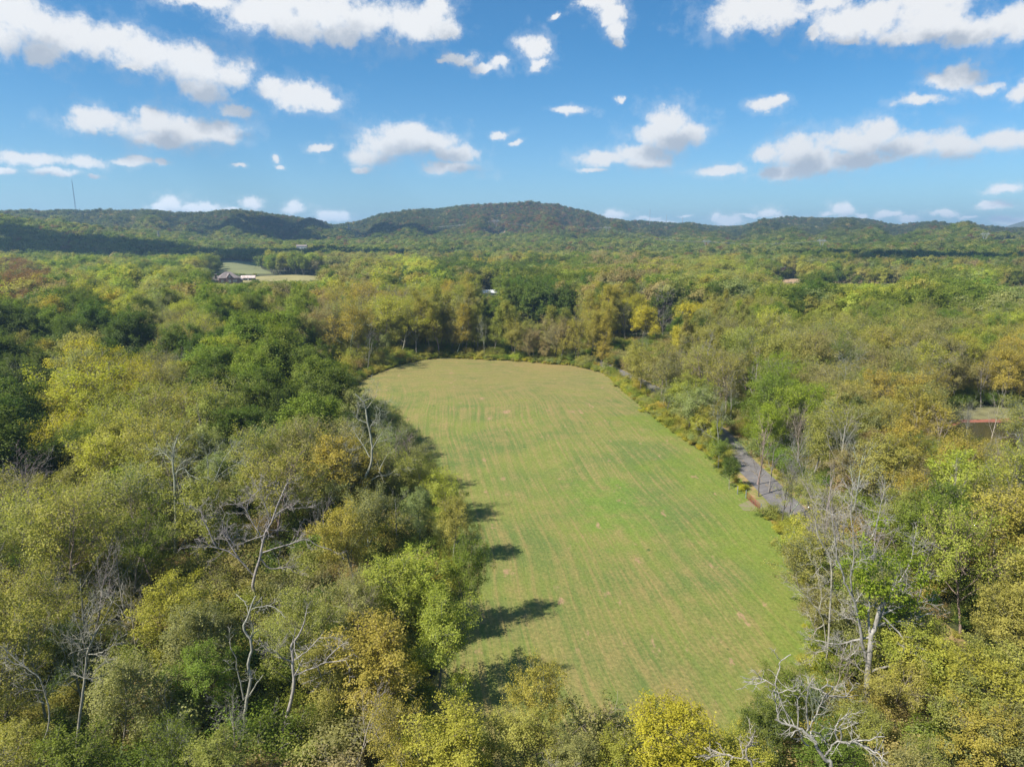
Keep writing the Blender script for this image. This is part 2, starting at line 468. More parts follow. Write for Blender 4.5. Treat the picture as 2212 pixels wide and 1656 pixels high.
wv2 = N.m('SINE', N.m('MULTIPLY', N.m('ADD', ring, N.m('MULTIPLY', N.noise(gp, 0.1, 3), 3.0)), 2.0))
wm = N.n('ShaderNodeMix'); N.put(wm.inputs[0], blend); N.put(wm.inputs[2], wv); N.put(wm.inputs[3], wv2); wm = wm.outputs[0]
fineg = N.noise(gp, 2.3, 6, 0.75)
mid = N.noise(gp, 0.22, 5, 0.65)
tanf = N.m('ADD', N.rng(sy, 120, 225, -0.06, 0.09), N.rng(sy, 55, 95, 0.06, 0.0))
dryk = N.m('ADD', N.m('ADD', N.m('ADD', N.m('MULTIPLY', N.m('SUBTRACT', st, 0.22), 1.05), N.m('MULTIPLY', big, 0.5)), N.m('MULTIPLY', fineg, 0.42)), N.m('ADD', N.m('MULTIPLY', wm, 0.014), tanf))
dryk = N.m('ADD', dryk, N.m('MULTIPLY', N.m('SUBTRACT', mid, 0.18), 0.62))
dry = N.rng(dryk, 0.76, 1.20)
green = N.mix(N.rng(N.noise(gp, 0.06, 3), 0.35, 0.65), (0.110, 0.148, 0.036, 1), (0.156, 0.182, 0.038, 1))
tan = N.mix(N.rng(big, 0.4, 0.6), (0.245, 0.190, 0.072, 1), (0.220, 0.182, 0.062, 1))
c = N.mix(dry, green, tan)
spot = N.v('LENGTH', N.v('MULTIPLY', N.v('SUBTRACT', gp, (17.0, 106.0, 0.0)), (0.09, 0.045, 0.0)))
spot = N.m('MULTIPLY', N.rng(N.m('ADD', spot, N.m('MULTIPLY', mid, 2.0)), 1.1, 1.8, 1.0, 0.0), 0.45)
c = N.mix(spot, c, (0.115, 0.205, 0.022, 1))
# lush bright patches near the right and low middle, dark clover tufts, bare reddish spots
lush = N.rng(N.m('ADD', N.m('ADD', N.m('MULTIPLY', N.noise(gp, 0.035, 4, 0.6), 1.0), N.rng(sx, 0, 45, -0.12, 0.10)), N.rng(sy, 150, 190, 0.0, -0.2)), 0.50, 0.66)
c = N.mix(N.m('MULTIPLY', lush, 0.6), c, (0.130, 0.185, 0.022, 1))
tuft = N.rng(N.noise(gp, 0.55, 3, 0.5), 0.72, 0.77)
c = N.mix(N.m('MULTIPLY', tuft, 0.8), c, (0.035, 0.085, 0.018, 1))
bare = N.rng(N.noise(N.v('MULTIPLY', gp, (1.0, 0.45, 1.0)), 0.42, 4, 0.62), 0.63, 0.71)
c = N.mix(N.m('MULTIPLY', bare, 0.75), c, (0.33, 0.205, 0.12, 1))
far_r = N.m('MULTIPLY', N.rng(sy, 215, 245), N.rng(sx, -25, 30))
c = N.mix(N.m('MULTIPLY', far_r, 0.45), c, (0.27, 0.17, 0.07, 1))
gv = N.rng(fineg, 0.25, 0.75, 0.72, 1.25)
c = N.mix(1.0, c, N.comb(gv, gv, gv), 'MULTIPLY')
b = N.n('ShaderNodeBsdfPrincipled'); b.inputs['Roughness'].default_value = 0.9; b.inputs['Specular IOR Level'].default_value = 0.2
N.put(b.inputs['Base Color'], c)
bm = N.n('ShaderNodeBump'); bm.inputs['Strength'].default_value = 0.7; bm.inputs['Distance'].default_value = 0.15
N.put(bm.inputs['Height'], N.m('ADD', fineg, N.m('MULTIPLY', st, 0.8))); N.put(b.inputs['Normal'], bm.outputs[0]); N.put(out.inputs[0], b.outputs[0])
fld = sheet("meadow", FIELD, 3.0, 0.05, m_f, 1.2)
tag(fld, "mown green and straw coloured hay meadow between the woods", kind="structure")

def farfield(name, uv, colr, label, lift=0.12, step=14):
    mt, N, out = newmat(name)
    g = N.n('ShaderNodeNewGeometry').outputs['Position']
    b = N.n('ShaderNodeBsdfPrincipled'); b.inputs['Roughness'].default_value = 0.95
    c_ = N.mix(N.rng(N.noise(g, 0.03, 5, 0.65), 0.35, 0.65), tuple(colr) + (1,), tuple(q * 0.78 for q in colr) + (1,))
    N.put(b.inputs['Base Color'], c_); N.put(out.inputs[0], b.outputs[0])
    poly = [hit(u, v)[:2] for u, v in uv]
    o = sheet(name, poly, step, lift, mt)
    tag(o, label, kind="structure")
    return poly
FARS = []
FARS.append(farfield("pasture", [(430, 606), (440, 600), (560, 597), (700, 598), (770, 602), (760, 626), (600, 632), (440, 640)], (0.27, 0.235, 0.09), "pale straw coloured pasture around the brick house"))
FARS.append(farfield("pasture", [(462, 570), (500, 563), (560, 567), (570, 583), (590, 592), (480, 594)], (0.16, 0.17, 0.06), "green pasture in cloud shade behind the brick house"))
FARS.append(farfield("pasture", [(1600, 606), (1700, 603), (1800, 604), (1900, 606), (1960, 608), (2230, 611), (2230, 622), (1950, 618), (1800, 614), (1640, 613)], (0.33, 0.22, 0.13), "bare tan strip of field beyond the right hand woods", step=10))
FARS.append(farfield("hillside_clearing", [(1028, 508), (1040, 498), (1090, 497), (1100, 510)], (0.20, 0.13, 0.08), "cleared rusty patch under the pylon on the middle hill", 0.3))
FARS.append(farfield("hillside_clearing", [(1190, 527), (1215, 521), (1300, 521), (1290, 530)], (0.15, 0.12, 0.07), "long cleared strip low on the middle hill", 0.3))
FARS.append(farfield("hillside_clearing", [(1955, 550), (1990, 541), (2050, 540), (2045, 552)], (0.36, 0.30, 0.14), "pale sunny clearing below the right hand hills", 0.3))
FARS.append(farfield("hillside_clearing", [(2100, 532), (2150, 523), (2240, 514), (2240, 532)], (0.17, 0.20, 0.06), "light green cut slope under the far right pylon", 0.3))

# road beside the meadow
ROADC = [(1.10 * H, 0.2 * H), (1.03 * H, 1.2 * H), (1.015 * H, 2.0 * H), (1.02 * H, 2.6 * H), (1.02 * H, 2.9 * H), (1.05 * H, 3.4 * H), (1.0 * H, 4.2 * H), (0.85 * H, 5.0 * H), (0.6 * H, 5.75 * H), (0.1 * H, 6.1 * H), (-0.6 * H, 6.3 * H), (-2.2 * H, 6.5 * H)]
def smooth_line(pts, n=14):
    o = []
    for i in range(len(pts) - 1):
        p0 = pts[max(i - 1, 0)]; p1 = pts[i]; p2 = pts[i + 1]; p3 = pts[min(i + 2, len(pts) - 1)]
        for k in range(n):
            t = k / n
            o.append(tuple(0.5 * (2 * p1[j] + (p2[j] - p0[j]) * t + (2 * p0[j] - 5 * p1[j] + 4 * p2[j] - p3[j]) * t * t + (3 * p1[j] - p0[j] - 3 * p2[j] + p3[j]) * t ** 3) for j in (0, 1)))
    o.append(pts[-1]); return o
RL = smooth_line(ROADC)
def ribbon(name, line, off, width, lift, mat, s0=None, s1=None, cols=2):
    V = []; n = len(line); rows = []
    for i, p in enumerate(line):
        a = Vector(line[max(i - 1, 0)]); b_ = Vector(line[min(i + 1, n - 1)]); t = (b_ - a).normalized(); nm = Vector((t.y, -t.x))
        for k in range(cols):
            q = Vector(p) + nm * (off + width * (k / (cols - 1) - 0.5))
            V.append((q.x, q.y, tz1(q.x, q.y) + lift))
    Q = [(i * cols + k, i * cols + k + 1, (i + 1) * cols + k + 1, (i + 1) * cols + k) for i in range(n - 1) for k in range(cols - 1)]
    return mesh_np(name, V, Q, mat, smooth=True)
m_road, N, out = newmat("old_asphalt")
g = N.n('ShaderNodeNewGeometry').outputs['Position']
b = N.n('ShaderNodeBsdfPrincipled'); b.inputs['Roughness'].default_value = 0.9
c = N.mix(N.rng(N.noise(g, 0.5, 6, 0.7), 0.3, 0.7), (0.115, 0.106, 0.106, 1), (0.175, 0.162, 0.158, 1))
c = N.mix(N.rng(N.noise(g, 5.0, 4, 0.7), 0.55, 0.75), c, (0.10, 0.095, 0.095, 1))
c = N.mix(N.m('MULTIPLY', N.rng(N.noise(g, 0.9, 5, 0.75), 0.58, 0.7), 0.7), c, (0.24, 0.17, 0.085, 1))
N.put(b.inputs['Base Color'], c); N.put(out.inputs[0], b.outputs[0])
road = link("road", ribbon("road", RL, 0, 5.0, 0.09, m_road, cols=4)); tag(road, "narrow grey asphalt lane beside the meadow", kind="structure")
m_verge, N, out = newmat("verge_grass")
g = N.n('ShaderNodeNewGeometry').outputs['Position']
b = N.n('ShaderNodeBsdfPrincipled'); b.inputs['Roughness'].default_value = 0.95
c = N.mix(N.rng(N.noise(g, 0.6, 5, 0.7), 0.4, 0.62), (0.15, 0.16, 0.035, 1), (0.30, 0.20, 0.09, 1))
N.put(b.inputs['Base Color'], c); N.put(out.inputs[0], b.outputs[0])
vg = link("verge", ribbon("verge", RL, 0, 10.5, 0.045, m_verge, cols=5)); tag(vg, "rough grass and leaf litter verge along the lane", kind="structure")
m_yl, N, out = newmat("faded_yellow_line")
g = N.n('ShaderNodeNewGeometry').outputs['Position']
b = N.n('ShaderNodeBsdfPrincipled'); b.inputs['Roughness'].default_value = 0.8
c = N.mix(N.rng(N.noise(g, 1.3, 5, 0.8), 0.38, 0.52), (0.30, 0.20, 0.07, 1), (0.15, 0.14, 0.13, 1))
N.put(b.inputs['Base Color'], c); N.put(out.inputs[0], b.outputs[0])
for off in (-0.16, 0.16):
    o = link("road_marking", ribbon("road_marking", RL, off, 0.13, 0.096, m_yl), None); tag(o, "faded yellow centre line on the lane", kind="structure")
# gravelly gateway between lane and meadow
m_drive, N, out = newmat("gateway_dirt")
g = N.n('ShaderNodeNewGeometry').outputs['Position']
b = N.n('ShaderNodeBsdfPrincipled'); b.inputs['Roughness'].default_value = 0.95
c = N.mix(N.rng(N.noise(g, 0.9, 5, 0.75), 0.4, 0.65), (0.20, 0.165, 0.095, 1), (0.15, 0.175, 0.045, 1))
N.put(b.inputs['Base Color'], c); N.put(out.inputs[0], b.outputs[0])
gy0 = 2.38 * H
dr = sheet("driveway", [(0.955 * H, gy0 + 2.7), (0.955 * H, gy0 - 3.0), (0.90 * H, gy0 - 2.6), (0.845 * H, gy0 - 1.6), (0.84 * H, gy0 + 0.8), (0.89 * H, gy0 + 2.2)], 1.2, 0.075, m_drive, 0.4)
tag(dr, "bare dirt gateway between the lane and the meadow", kind="structure")
# clearing with a clay-banked pond far right in the woods
m_clay = plain("red_clay", (0.24, 0.085, 0.05), 0.95, 0, 0.25, 0.6)
m_tang = plain("clearing_grass", (0.15, 0.14, 0.06), 0.95, 0, 0.3, 0.3)
m_pond, N, out = newmat("pond_water")
b = N.n('ShaderNodeBsdfPrincipled'); b.inputs['Base Color'].default_value = (0.05, 0.045, 0.022, 1); b.inputs['Roughness'].default_value = 0.12
bm = N.n('ShaderNodeBump'); bm.inputs['Strength'].default_value = 0.15
N.put(bm.inputs['Height'], N.noise(N.n('ShaderNodeTexCoord').outputs['Object'], 2.0, 3)); N.put(b.inputs['Normal'], bm.outputs[0]); N.put(out.inputs[0], b.outputs[0])
CLEAR = [P(u, v) for u, v in [(2030, 905), (2060, 885), (2212, 880), (2400, 878), (2400, 1005), (2212, 985), (2060, 975), (2010, 940)]]
o = sheet("clearing", CLEAR, 3.0, 0.05, m_tang, 1.0); tag(o, "dry grass clearing in the right hand woods", kind="structure")
o = sheet("clay_bank", [P(u, v) for u, v in [(2030, 921), (2070, 907), (2212, 903), (2400, 902), (2400, 990), (2212, 975), (2060, 965)]], 3.0, 0.065, m_clay, 0.8); tag(o, "red clay bank around the small pond", kind="structure")
o = sheet("pond", [P(u, v) for u, v in [(2045, 925), (2080, 913), (2212, 911), (2400, 910), (2400, 982), (2212, 968), (2070, 958)]], 3.0, 0.08, m_pond, 0.5); tag(o, "small murky brown pond in the clearing", kind="structure")

# ------------------------------------------------------------------ trees: grown branch skeletons, tubes and leaf faces
def rvec(g):
    return Vector((g.gauss(0, 1), g.gauss(0, 1), g.gauss(0, 1)))
def grow(S, p, d, L, r, lvl):
    g = S['g']; T = S['T']
    seg = T['seg'][lvl]; n = max(2, min(14, int(L / seg + 0.5))); step = L / n
    pts = [p.copy()]; rad = [r]
    kids = []
    end = T['taper'][lvl]
    nk = T['kids'][lvl] if lvl < T['lev'] else 0
    nk = int(nk * (0.75 + 0.5 * g.random()) * (min(1.25, max(0.35, L / T['refL'][lvl]))) + 0.5) if nk else 0
    az0 = g.random() * 6.28
    ks = sorted(T['start'][lvl] + (1 - T['start'][lvl]) * ((i + g.random() * 0.8) / max(nk, 1)) for i in range(nk))
    ki = 0
    for i in range(n):
        d = (d + rvec(g) * T['wig'][lvl] + Vector((0, 0, T['up'][lvl]))).normalized()
        q = p + d * step
        f0 = i / n; f1 = (i + 1) / n
        r1 = r * (1 - f1 * (1 - end))
        while ki < len(ks) and ks[ki] < f1:
            t = ks[ki]; kp = p.lerp(q, (t - f0) * n)
            kids.append((kp, d.copy(), t, r * (1 - t * (1 - end)), az0 + ki * 2.4 + g.random() * 0.7)); ki += 1
        p = q; pts.append(p.copy()); rad.append(r1)
    S['br'].append((lvl, pts, rad))
    if lvl >= T['leaf'] and g.random() > T['dead'] * (2.2 if lvl == 2 else 1):
        for q in pts[1:]: S['an'].append(q)
    for kp, kd, t, kr, a in kids:
        ang = math.radians(T['ang'][lvl] + g.gauss(0, 9))
        if lvl == 0: ang *= (1.25 - 0.55 * t)
        ax = kd.cross(Vector((1, 0.03, 0.02)) if abs(kd.x) < 0.9 else Vector((0, 1, 0))).normalized()
        nd = (Matrix.Rotation(a, 3, kd) @ (Matrix.Rotation(ang, 3, ax) @ kd)).normalized()
        if nd.z < -0.25 and lvl > 0: nd.z = -0.1; nd.normalize()
        prof = T['prof'](t) if lvl == 0 else (1.08 - 0.62 * t)
        KL = L * T['rat'][lvl] * prof * (0.75 + 0.5 * g.random())
        if KL < 0.15: continue
        grow(S, kp, nd, KL, max(kr * T['rr'][lvl] * (0.8 + 0.3 * g.random()), T['rmin']), lvl + 1)

def tubes(brs, sides):
    V = []; Q = []; o = 0
    for lvl, pts, rad in brs:
        k = sides[lvl]
        p = np.array([tuple(q) for q in pts]); rr = np.array(rad)
        t = np.gradient(p, axis=0); t /= np.linalg.norm(t, axis=1, keepdims=True) + 1e-9
        ref = np.array([0.31, 0.87, 0.12]) if abs(t[0][2]) > 0.8 else np.array([0.1, 0.13, 0.98])
        n = np.cross(t, ref); n /= np.linalg.norm(n, axis=1, keepdims=True) + 1e-9
        m = np.cross(t, n)
        an = np.arange(k) * 2 * math.pi / k
        ring = p[:, None, :] + (n[:, None, :] * np.cos(an)[None, :, None] + m[:, None, :] * np.sin(an)[None, :, None]) * rr[:, None, None]
        V.append(ring.reshape(-1, 3))
        N_ = len(pts); i = np.arange(N_ - 1)[:, None] * k + np.arange(k)[None, :]; j = np.arange(N_ - 1)[:, None] * k + (np.arange(k)[None, :] + 1) % k
        Q.append((np.stack([i, j, j + k, i + k], -1) + o).reshape(-1, 4))
        o += N_ * k
    return np.concatenate(V), np.concatenate(Q)

def leaves(an, n, size, spread, rs, centre=None, outb=0.8, asp=0.62, flat=0.0):
    an = np.array([tuple(a) for a in an])
    wt_ = rs.gamma(0.55, 1.0, len(an)) + 0.02; wt_ /= wt_.sum()
    k = rs.choice(len(an), n, p=wt_)
    c = an[k] + rs.normal(0, spread, (n, 3))
    if centre is None: centre = an.mean(0) - np.array([0, 0, 0.25 * (an[:, 2].max() - an[:, 2].min())])
    o = c - centre; o /= np.linalg.norm(o, axis=1, keepdims=True) + 1e-9
    nn = o * outb + rs.normal(0, 0.50, (n, 3)) + np.array([0, 0, 0.40 + flat]); nn /= np.linalg.norm(nn, axis=1, keepdims=True)
    t = np.cross(nn, rs.normal(0, 1, (n, 3))); t /= np.linalg.norm(t, axis=1, keepdims=True) + 1e-9
    bt = np.cross(nn, t)
    s = size * rs.uniform(0.6, 1.35, (n, 1)); w = s * asp
    curl = nn * s * 0.16
    V = np.stack([c - t * s * 0.5 - curl, c + bt * w * 0.5 + curl * 0.3, c + t * s * 0.5 - curl, c - bt * w * 0.5 + curl * 0.3], 1).reshape(-1, 3)
    Q = np.arange(4 * n).reshape(n, 4)
    clump = (np.sin(k * 12.9898) * 43758.5453) % 1.0
    lr = np.clip(0.55 * rs.random(n) + 0.45 * clump, 0, 1)
    return V, Q, np.repeat(lr, 4)

RND = lambda t: (max(0.12, math.sin(math.pi * min(1, 0.18 + 0.80 * t))) ** 0.75)
CON = lambda t: max(0.08, 1.15 - 1.08 * t)
COLM = lambda t: 0.45 + 0.55 * math.sin(math.pi * min(1, 0.1 + 0.85 * t))
BASE = dict(lev=3, leaf=2, seg=[1.2, 0.9, 0.6, 0.4, 0.3], wig=[0.06, 0.13, 0.18, 0.22, 0.25], up=[0.03, 0.06, 0.03, 0.0, 0.0], taper=[0.22, 0.2, 0.25, 0.3, 0.4],
            kids=[15, 8, 6, 4], refL=[12, 6, 3, 1.4], start=[0.3, 0.2, 0.2, 0.2], ang=[52, 42, 45, 45], rat=[0.44, 0.50, 0.50, 0.6], rr=[0.5, 0.5, 0.5, 0.6], rmin=0.014, prof=RND, dead=0.12)
def spec(**k):
    d = dict(BASE); d.update(k); return d
SPECS = {
 'dense': (spec(kids=[19, 10, 6, 4], rat=[0.44, 0.5, 0.5, .6], start=[0.22, 0.15, .15, .2]), 17.0, 0.26, dict(n=24000, size=0.30, spread=0.36, outb=1.0)),
 'full': (spec(dead=0.2, kids=[16, 9, 6, 4]), 15.5, 0.22, dict(n=14000, size=0.25, spread=0.34)),
 'airy': (spec(dead=0.4, rmin=0.02, kids=[12, 8, 7, 4], rat=[0.50, 0.5, 0.5, .6], ang=[44, 40, 42, 45], up=[0.02, 0.09, 0.05, 0], wig=[0.1, 0.14, 0.2, .2]), 15.5, 0.20, dict(n=9000, size=0.23, spread=0.36, outb=0.5)),
 'vase': (spec(dead=0.3, rmin=0.018, kids=[9, 9, 7, 4], rat=[0.62, 0.46, 0.5, .6], ang=[34, 38, 42, 45], start=[0.28, 0.25, .2, .2], up=[0.02, 0.07, 0.03, 0], prof=lambda t: 1.1 - 0.45 * t), 13.0, 0.24, dict(n=9500, size=0.24, spread=0.42, outb=0.6)),
 'poplar': (spec(kids=[24, 7, 5, 4], rat=[0.22, 0.5, 0.55, .6], ang=[38, 38, 42, 45], start=[0.25, 0.15, .2, .2], up=[0.03, 0.12, 0.05, 0], prof=COLM), 19.0, 0.2, dict(n=9000, size=0.25, spread=0.36, outb=0.5)),
 'cedar': (spec(lev=2, leaf=1, kids=[34, 8, 5], rat=[0.27, 0.42, 0.5], ang=[68, 50, 45], start=[0.06, 0.15, .2], up=[0.03, 0.03, 0.0], prof=CON), 11.0, 0.15, dict(n=15000, size=0.18, spread=0.22, outb=0.8, asp=0.45)),
 'pine': (spec(lev=2, leaf=2, kids=[24, 9, 5], rat=[0.32, 0.42, 0.5], ang=[72, 50, 45], start=[0.3, 0.2, .2], up=[0.03, 0.05, 0.03], prof=lambda t: max(0.2, 1.1 - 0.8 * t)), 17.0, 0.22, dict(n=12000, size=0.28, spread=0.3, outb=0.6, asp=0.3)),
 'bare': (spec(lev=4, leaf=9, kids=[9, 7, 5, 3], rat=[0.60, 0.46, 0.46, 0.5], ang=[30, 36, 40, 42], start=[0.3, 0.22, .2, .15], up=[0.02, 0.06, 0.03, 0.02, 0], wig=[0.07, 0.11, 0.14, 0.16, 0.2], prof=lambda t: 1.1 - 0.5 * t, rmin=0.016, refL=[12, 6, 2.6, 1.3]), 12.5, 0.20, None),
 'snag': (spec(lev=3, leaf=9, kids=[7, 5, 4], rat=[0.48, 0.5, 0.5], ang=[50, 48, 48], start=[0.35, 0.25, .2], up=[0.03, 0.05, 0.02, 0.0], wig=[0.16, 0.26, 0.3, 0.3], rr=[0.62, 0.62, 0.6], prof=lambda t: 1.1 - 0.5 * t, rmin=0.03, taper=[0.3, 0.3, 0.35, 0.4]), 12.0, 0.26, None),
}
def make_tree(kind, seed, lv=None, H_=None, leafk=1.0):
    T, h, r, lf = SPECS[kind]
    g = random.Random(seed); S = dict(g=g, T=T, br=[], an=[])
    grow(S, Vector((0, 0, -0.4)), Vector((g.gauss(0, .05), g.gauss(0, .05), 1)).normalized(), h, r, 0)
    V, Q = tubes(S['br'], [7, 5, 4, 3, 3])
    top = max(max(q.z for q in b_[1]) for b_ in S['br'])
    tr = mesh_np("trunk_" + kind, V, Q, M_BARK, smooth=True)
    cr = None
    if lf:
        rs = np.random.default_rng(seed)
        k = dict(lf); n = int(k.pop('n') * leafk)
        LV, LQ, LR = leaves(S['an'], n, rs=rs, **k)
        cr = mesh_np("crown_" + kind, LV, LQ, M_LEAF, attr=LR)
    pts = np.array([tuple(q) for b_ in S['br'] for q in b_[1]])
    rad = float(np.percentile(np.hypot(pts[:, 0], pts[:, 1]), 92))
    return dict(kind=kind, trunk=tr, crown=cr, h=top, r=max(rad, 1.0), S=S)
def make_shrub(seed, h, r, n, size, nst=14):
    g = random.Random(seed); br = []; an = []
    for i in range(nst):
        a = g.random() * 6.28; lean = g.random() ** 0.7 * 0.9 * r / h
        p = Vector((g.gauss(0, .25), g.gauss(0, .25), -0.2)); d = Vector((math.cos(a) * lean, math.sin(a) * lean, 1)).normalized()
        L = h * (0.7 + 0.35 * g.random()); pts = [p.copy()]; nn = 6
        for j in range(nn):
            d = (d + rvec(g) * 0.16 + Vector((0, 0, -0.03))).normalized(); p = p + d * (L / nn); pts.append(p.copy())
            if j > 0:
                an.append(p.copy())
                for _ in range(4):
                    e = (d + rvec(g) * 0.9).normalized(); q = p + e * L * 0.16; w = q + (e + rvec(g) * .3).normalized() * L * 0.1
                    br.append((2, [p.copy(), q, w], [0.018, 0.014, 0.01])); an += [q, w, w]
        br.append((1, pts, [0.05 - 0.035 * k / nn for k in range(nn + 1)]))
    V, Q = tubes(br, [5, 4, 3])
    rs = np.random.default_rng(seed)
    LV, LQ, LR = leaves(an, n, size, 0.30, rs, outb=0.8)
    cr = mesh_np("crown_shrub", LV, LQ, M_LEAF, attr=LR)
    return dict(kind='shrub', trunk=mesh_np("stem_shrub", V, Q, M_BARK, smooth=True), crown=cr, h=h * 1.05, r=r, S=None)

PROTO = {}
for kind, seeds in (('dense', (3, 8, 15)), ('full', (11, 12, 13, 14)), ('airy', (21, 22, 23, 24)), ('vase', (31, 32, 33)), ('poplar', (41, 42, 43)),
                    ('cedar', (51, 52)), ('pine', (61, 62)), ('bare', (71, 72, 73, 74, 75)), ('snag', (81, 82, 83, 84))):
    PROTO[kind] = [make_tree(kind, s) for s in seeds]
PROTO['shrub'] = [make_shrub(90 + i, 4.2, 2.4, 5200, 0.19) for i in range(4)]

# smaller, simpler prototypes for the scattered distance
def far_proto(name, kind, seed, n, size, cut):
    T, h, r, lf = SPECS[kind]
    g = random.Random(seed); S = dict(g=g, T=T, br=[], an=[])
    grow(S, Vector((0, 0, -0.4)), Vector((0, 0, 1)), h, r, 0)
    brs = [b_ for b_ in S['br'] if b_[0] <= cut]
    if kind == 'bare': brs = [(l, p, [q * (1.0 + 0.5 * l) for q in rr]) for l, p, rr in brs]
    V, Q = tubes(brs, [4, 3, 3, 3, 3])
    mats = [M_BARKI, M_LEAFI]
    nb = len(Q); at = np.zeros(len(V))
    if n:
        rs = np.random.default_rng(seed)
        LV, LQ, LR = leaves(S['an'], n, size, 0.38 if size < 0.8 else 0.55, rs, outb=1.3, asp=0.75)
        Q = np.concatenate([Q, LQ + len(V)]); V = np.concatenate([V, LV]); at = np.concatenate([at, LR])
    me = mesh_np(name, V, Q, None, attr=at)
    for m_ in mats: me.materials.append(m_)
    mi = np.zeros(len(Q), np.int32); mi[nb:] = 1
    me.polygons.foreach_set("material_index", mi)
    top = max(max(q.z for q in b_[1]) for b_ in S['br'])
    return bpy.data.objects.new(name, me), top
FARC = bpy.data.collections.new("far_tree_kinds")
FAR_H = []
far_list = [('mid_a', 'dense', 3, 6500, 0.46, 1), ('mid_b', 'full', 11, 5200, 0.44, 2), ('mid_c', 'full', 13, 5200, 0.44, 2), ('mid_d', 'airy', 22, 3800, 0.40, 3), ('mid_e', 'vase', 31, 4200, 0.40, 3), ('mid_f', 'poplar', 41, 3800, 0.42, 2), ('mid_g', 'bare', 72, 0, 0, 3), ('mid_h', 'pine', 61, 2600, 0.5, 1),
            ('zfar_a', 'dense', 8, 620, 1.25, 0), ('zfar_b', 'full', 12, 560, 1.2, 0), ('zfar_c', 'full', 14, 560, 1.2, 0), ('zfar_d', 'vase', 32, 480, 1.1, 0)]
for nm, kd, sd, n, sz_, ct in far_list:
    o, top = far_proto(nm, kd, sd, n, sz_, ct); FARC.objects.link(o); FAR_H.append(top)
for i, pr in enumerate(PROTO['shrub'][:3]):        # full detail shrubs for the undergrowth mass
    me = pr['crown'].copy(); me.materials.clear(); me.materials.append(M_LEAFI)
    o = bpy.data.objects.new('zshrub_%s' % 'abc'[i], me); FARC.objects.link(o); FAR_H.append(4.4)

for i, (kd, k) in enumerate((('dense', 0), ('full', 0), ('full', 2), ('airy', 0), ('airy', 2), ('vase', 1), ('poplar', 0), ('bare', 2), ('pine', 0), ('cedar', 0))):
    pr = PROTO[kd][k]                                # full detail crowns for nearby trees of the mass
    import bmesh
    bm_ = bmesh.new(); bm_.from_mesh(pr['trunk']); nt_ = len(bm_.faces)
    if pr['crown']: bm_.from_mesh(pr['crown'])
    me = bpy.data.meshes.new('zz_near_%s' % 'abcdefghij'[i]); bm_.to_mesh(me); bm_.free()
    me.materials.append(M_BARKI); me.materials.append(M_LEAFI)
    mi = np.zeros(len(me.polygons), np.int32); mi[nt_:] = 1; me.polygons.foreach_set("material_index", mi)
    o = bpy.data.objects.new(me.name, me); FARC.objects.link(o); FAR_H.append(pr['h'])

def scatter(name, pts, idx_, rotz, scl, tint, label):
    me = bpy.data.meshes.new(name)
    n = len(pts)
    me.vertices.add(n); me.vertices.foreach_set("co", np.asarray(pts, np.float32).ravel())
    a = me.attributes.new("idx", 'INT', 'POINT'); a.data.foreach_set("value", np.asarray(idx_, np.int32))
    rr = np.zeros((n, 3), np.float32); rr[:, 2] = rotz
    a = me.attributes.new("rot", 'FLOAT_VECTOR', 'POINT'); a.data.foreach_set("vector", rr.ravel())
    a = me.attributes.new("scl", 'FLOAT_VECTOR', 'POINT'); a.data.foreach_set("vector", np.asarray(scl, np.float32).ravel())
    a = me.attributes.new("tint", 'FLOAT_COLOR', 'POINT'); a.data.foreach_set("color", np.asarray(tint, np.float32).ravel())
    me.update()
    o = link(name, me)
    ng = bpy.data.node_groups.new(name, 'GeometryNodeTree')
    ng.interface.new_socket("Geometry", in_out='INPUT', socket_type='NodeSocketGeometry')
    ng.interface.new_socket("Geometry", in_out='OUTPUT', socket_type='NodeSocketGeometry')
    nn = ng.nodes; L_ = ng.links
    gi_ = nn.new('NodeGroupInput'); go_ = nn.new('NodeGroupOutput')
    ip = nn.new('GeometryNodeInstanceOnPoints'); ci = nn.new('GeometryNodeCollectionInfo')
    ci.inputs['Collection'].default_value = FARC; ci.inputs['Separate Children'].default_value = True; ci.inputs['Reset Children'].default_value = True
    def na_(nm, dt):
        q = nn.new('GeometryNodeInputNamedAttribute'); q.data_type = dt; q.inputs['Name'].default_value = nm
        return q.outputs['Attribute']
    L_.new(gi_.outputs[0], ip.inputs['Points']); L_.new(ci.outputs[0], ip.inputs['Instance'])
    ip.inputs['Pick Instance'].default_value = True
    L_.new(na_('idx', 'INT'), ip.inputs['Instance Index'])
    er = nn.new('FunctionNodeEulerToRotation'); L_.new(na_('rot', 'FLOAT_VECTOR'), er.inputs[0]); L_.new(er.outputs[0], ip.inputs['Rotation'])
    L_.new(na_('scl', 'FLOAT_VECTOR'), ip.inputs['Scale'])
    L_.new(ip.outputs[0], go_.inputs[0])
    md = o.modifiers.new("scatter", 'NODES'); md.node_group = ng
    tag(o, label, kind="stuff")
    return o

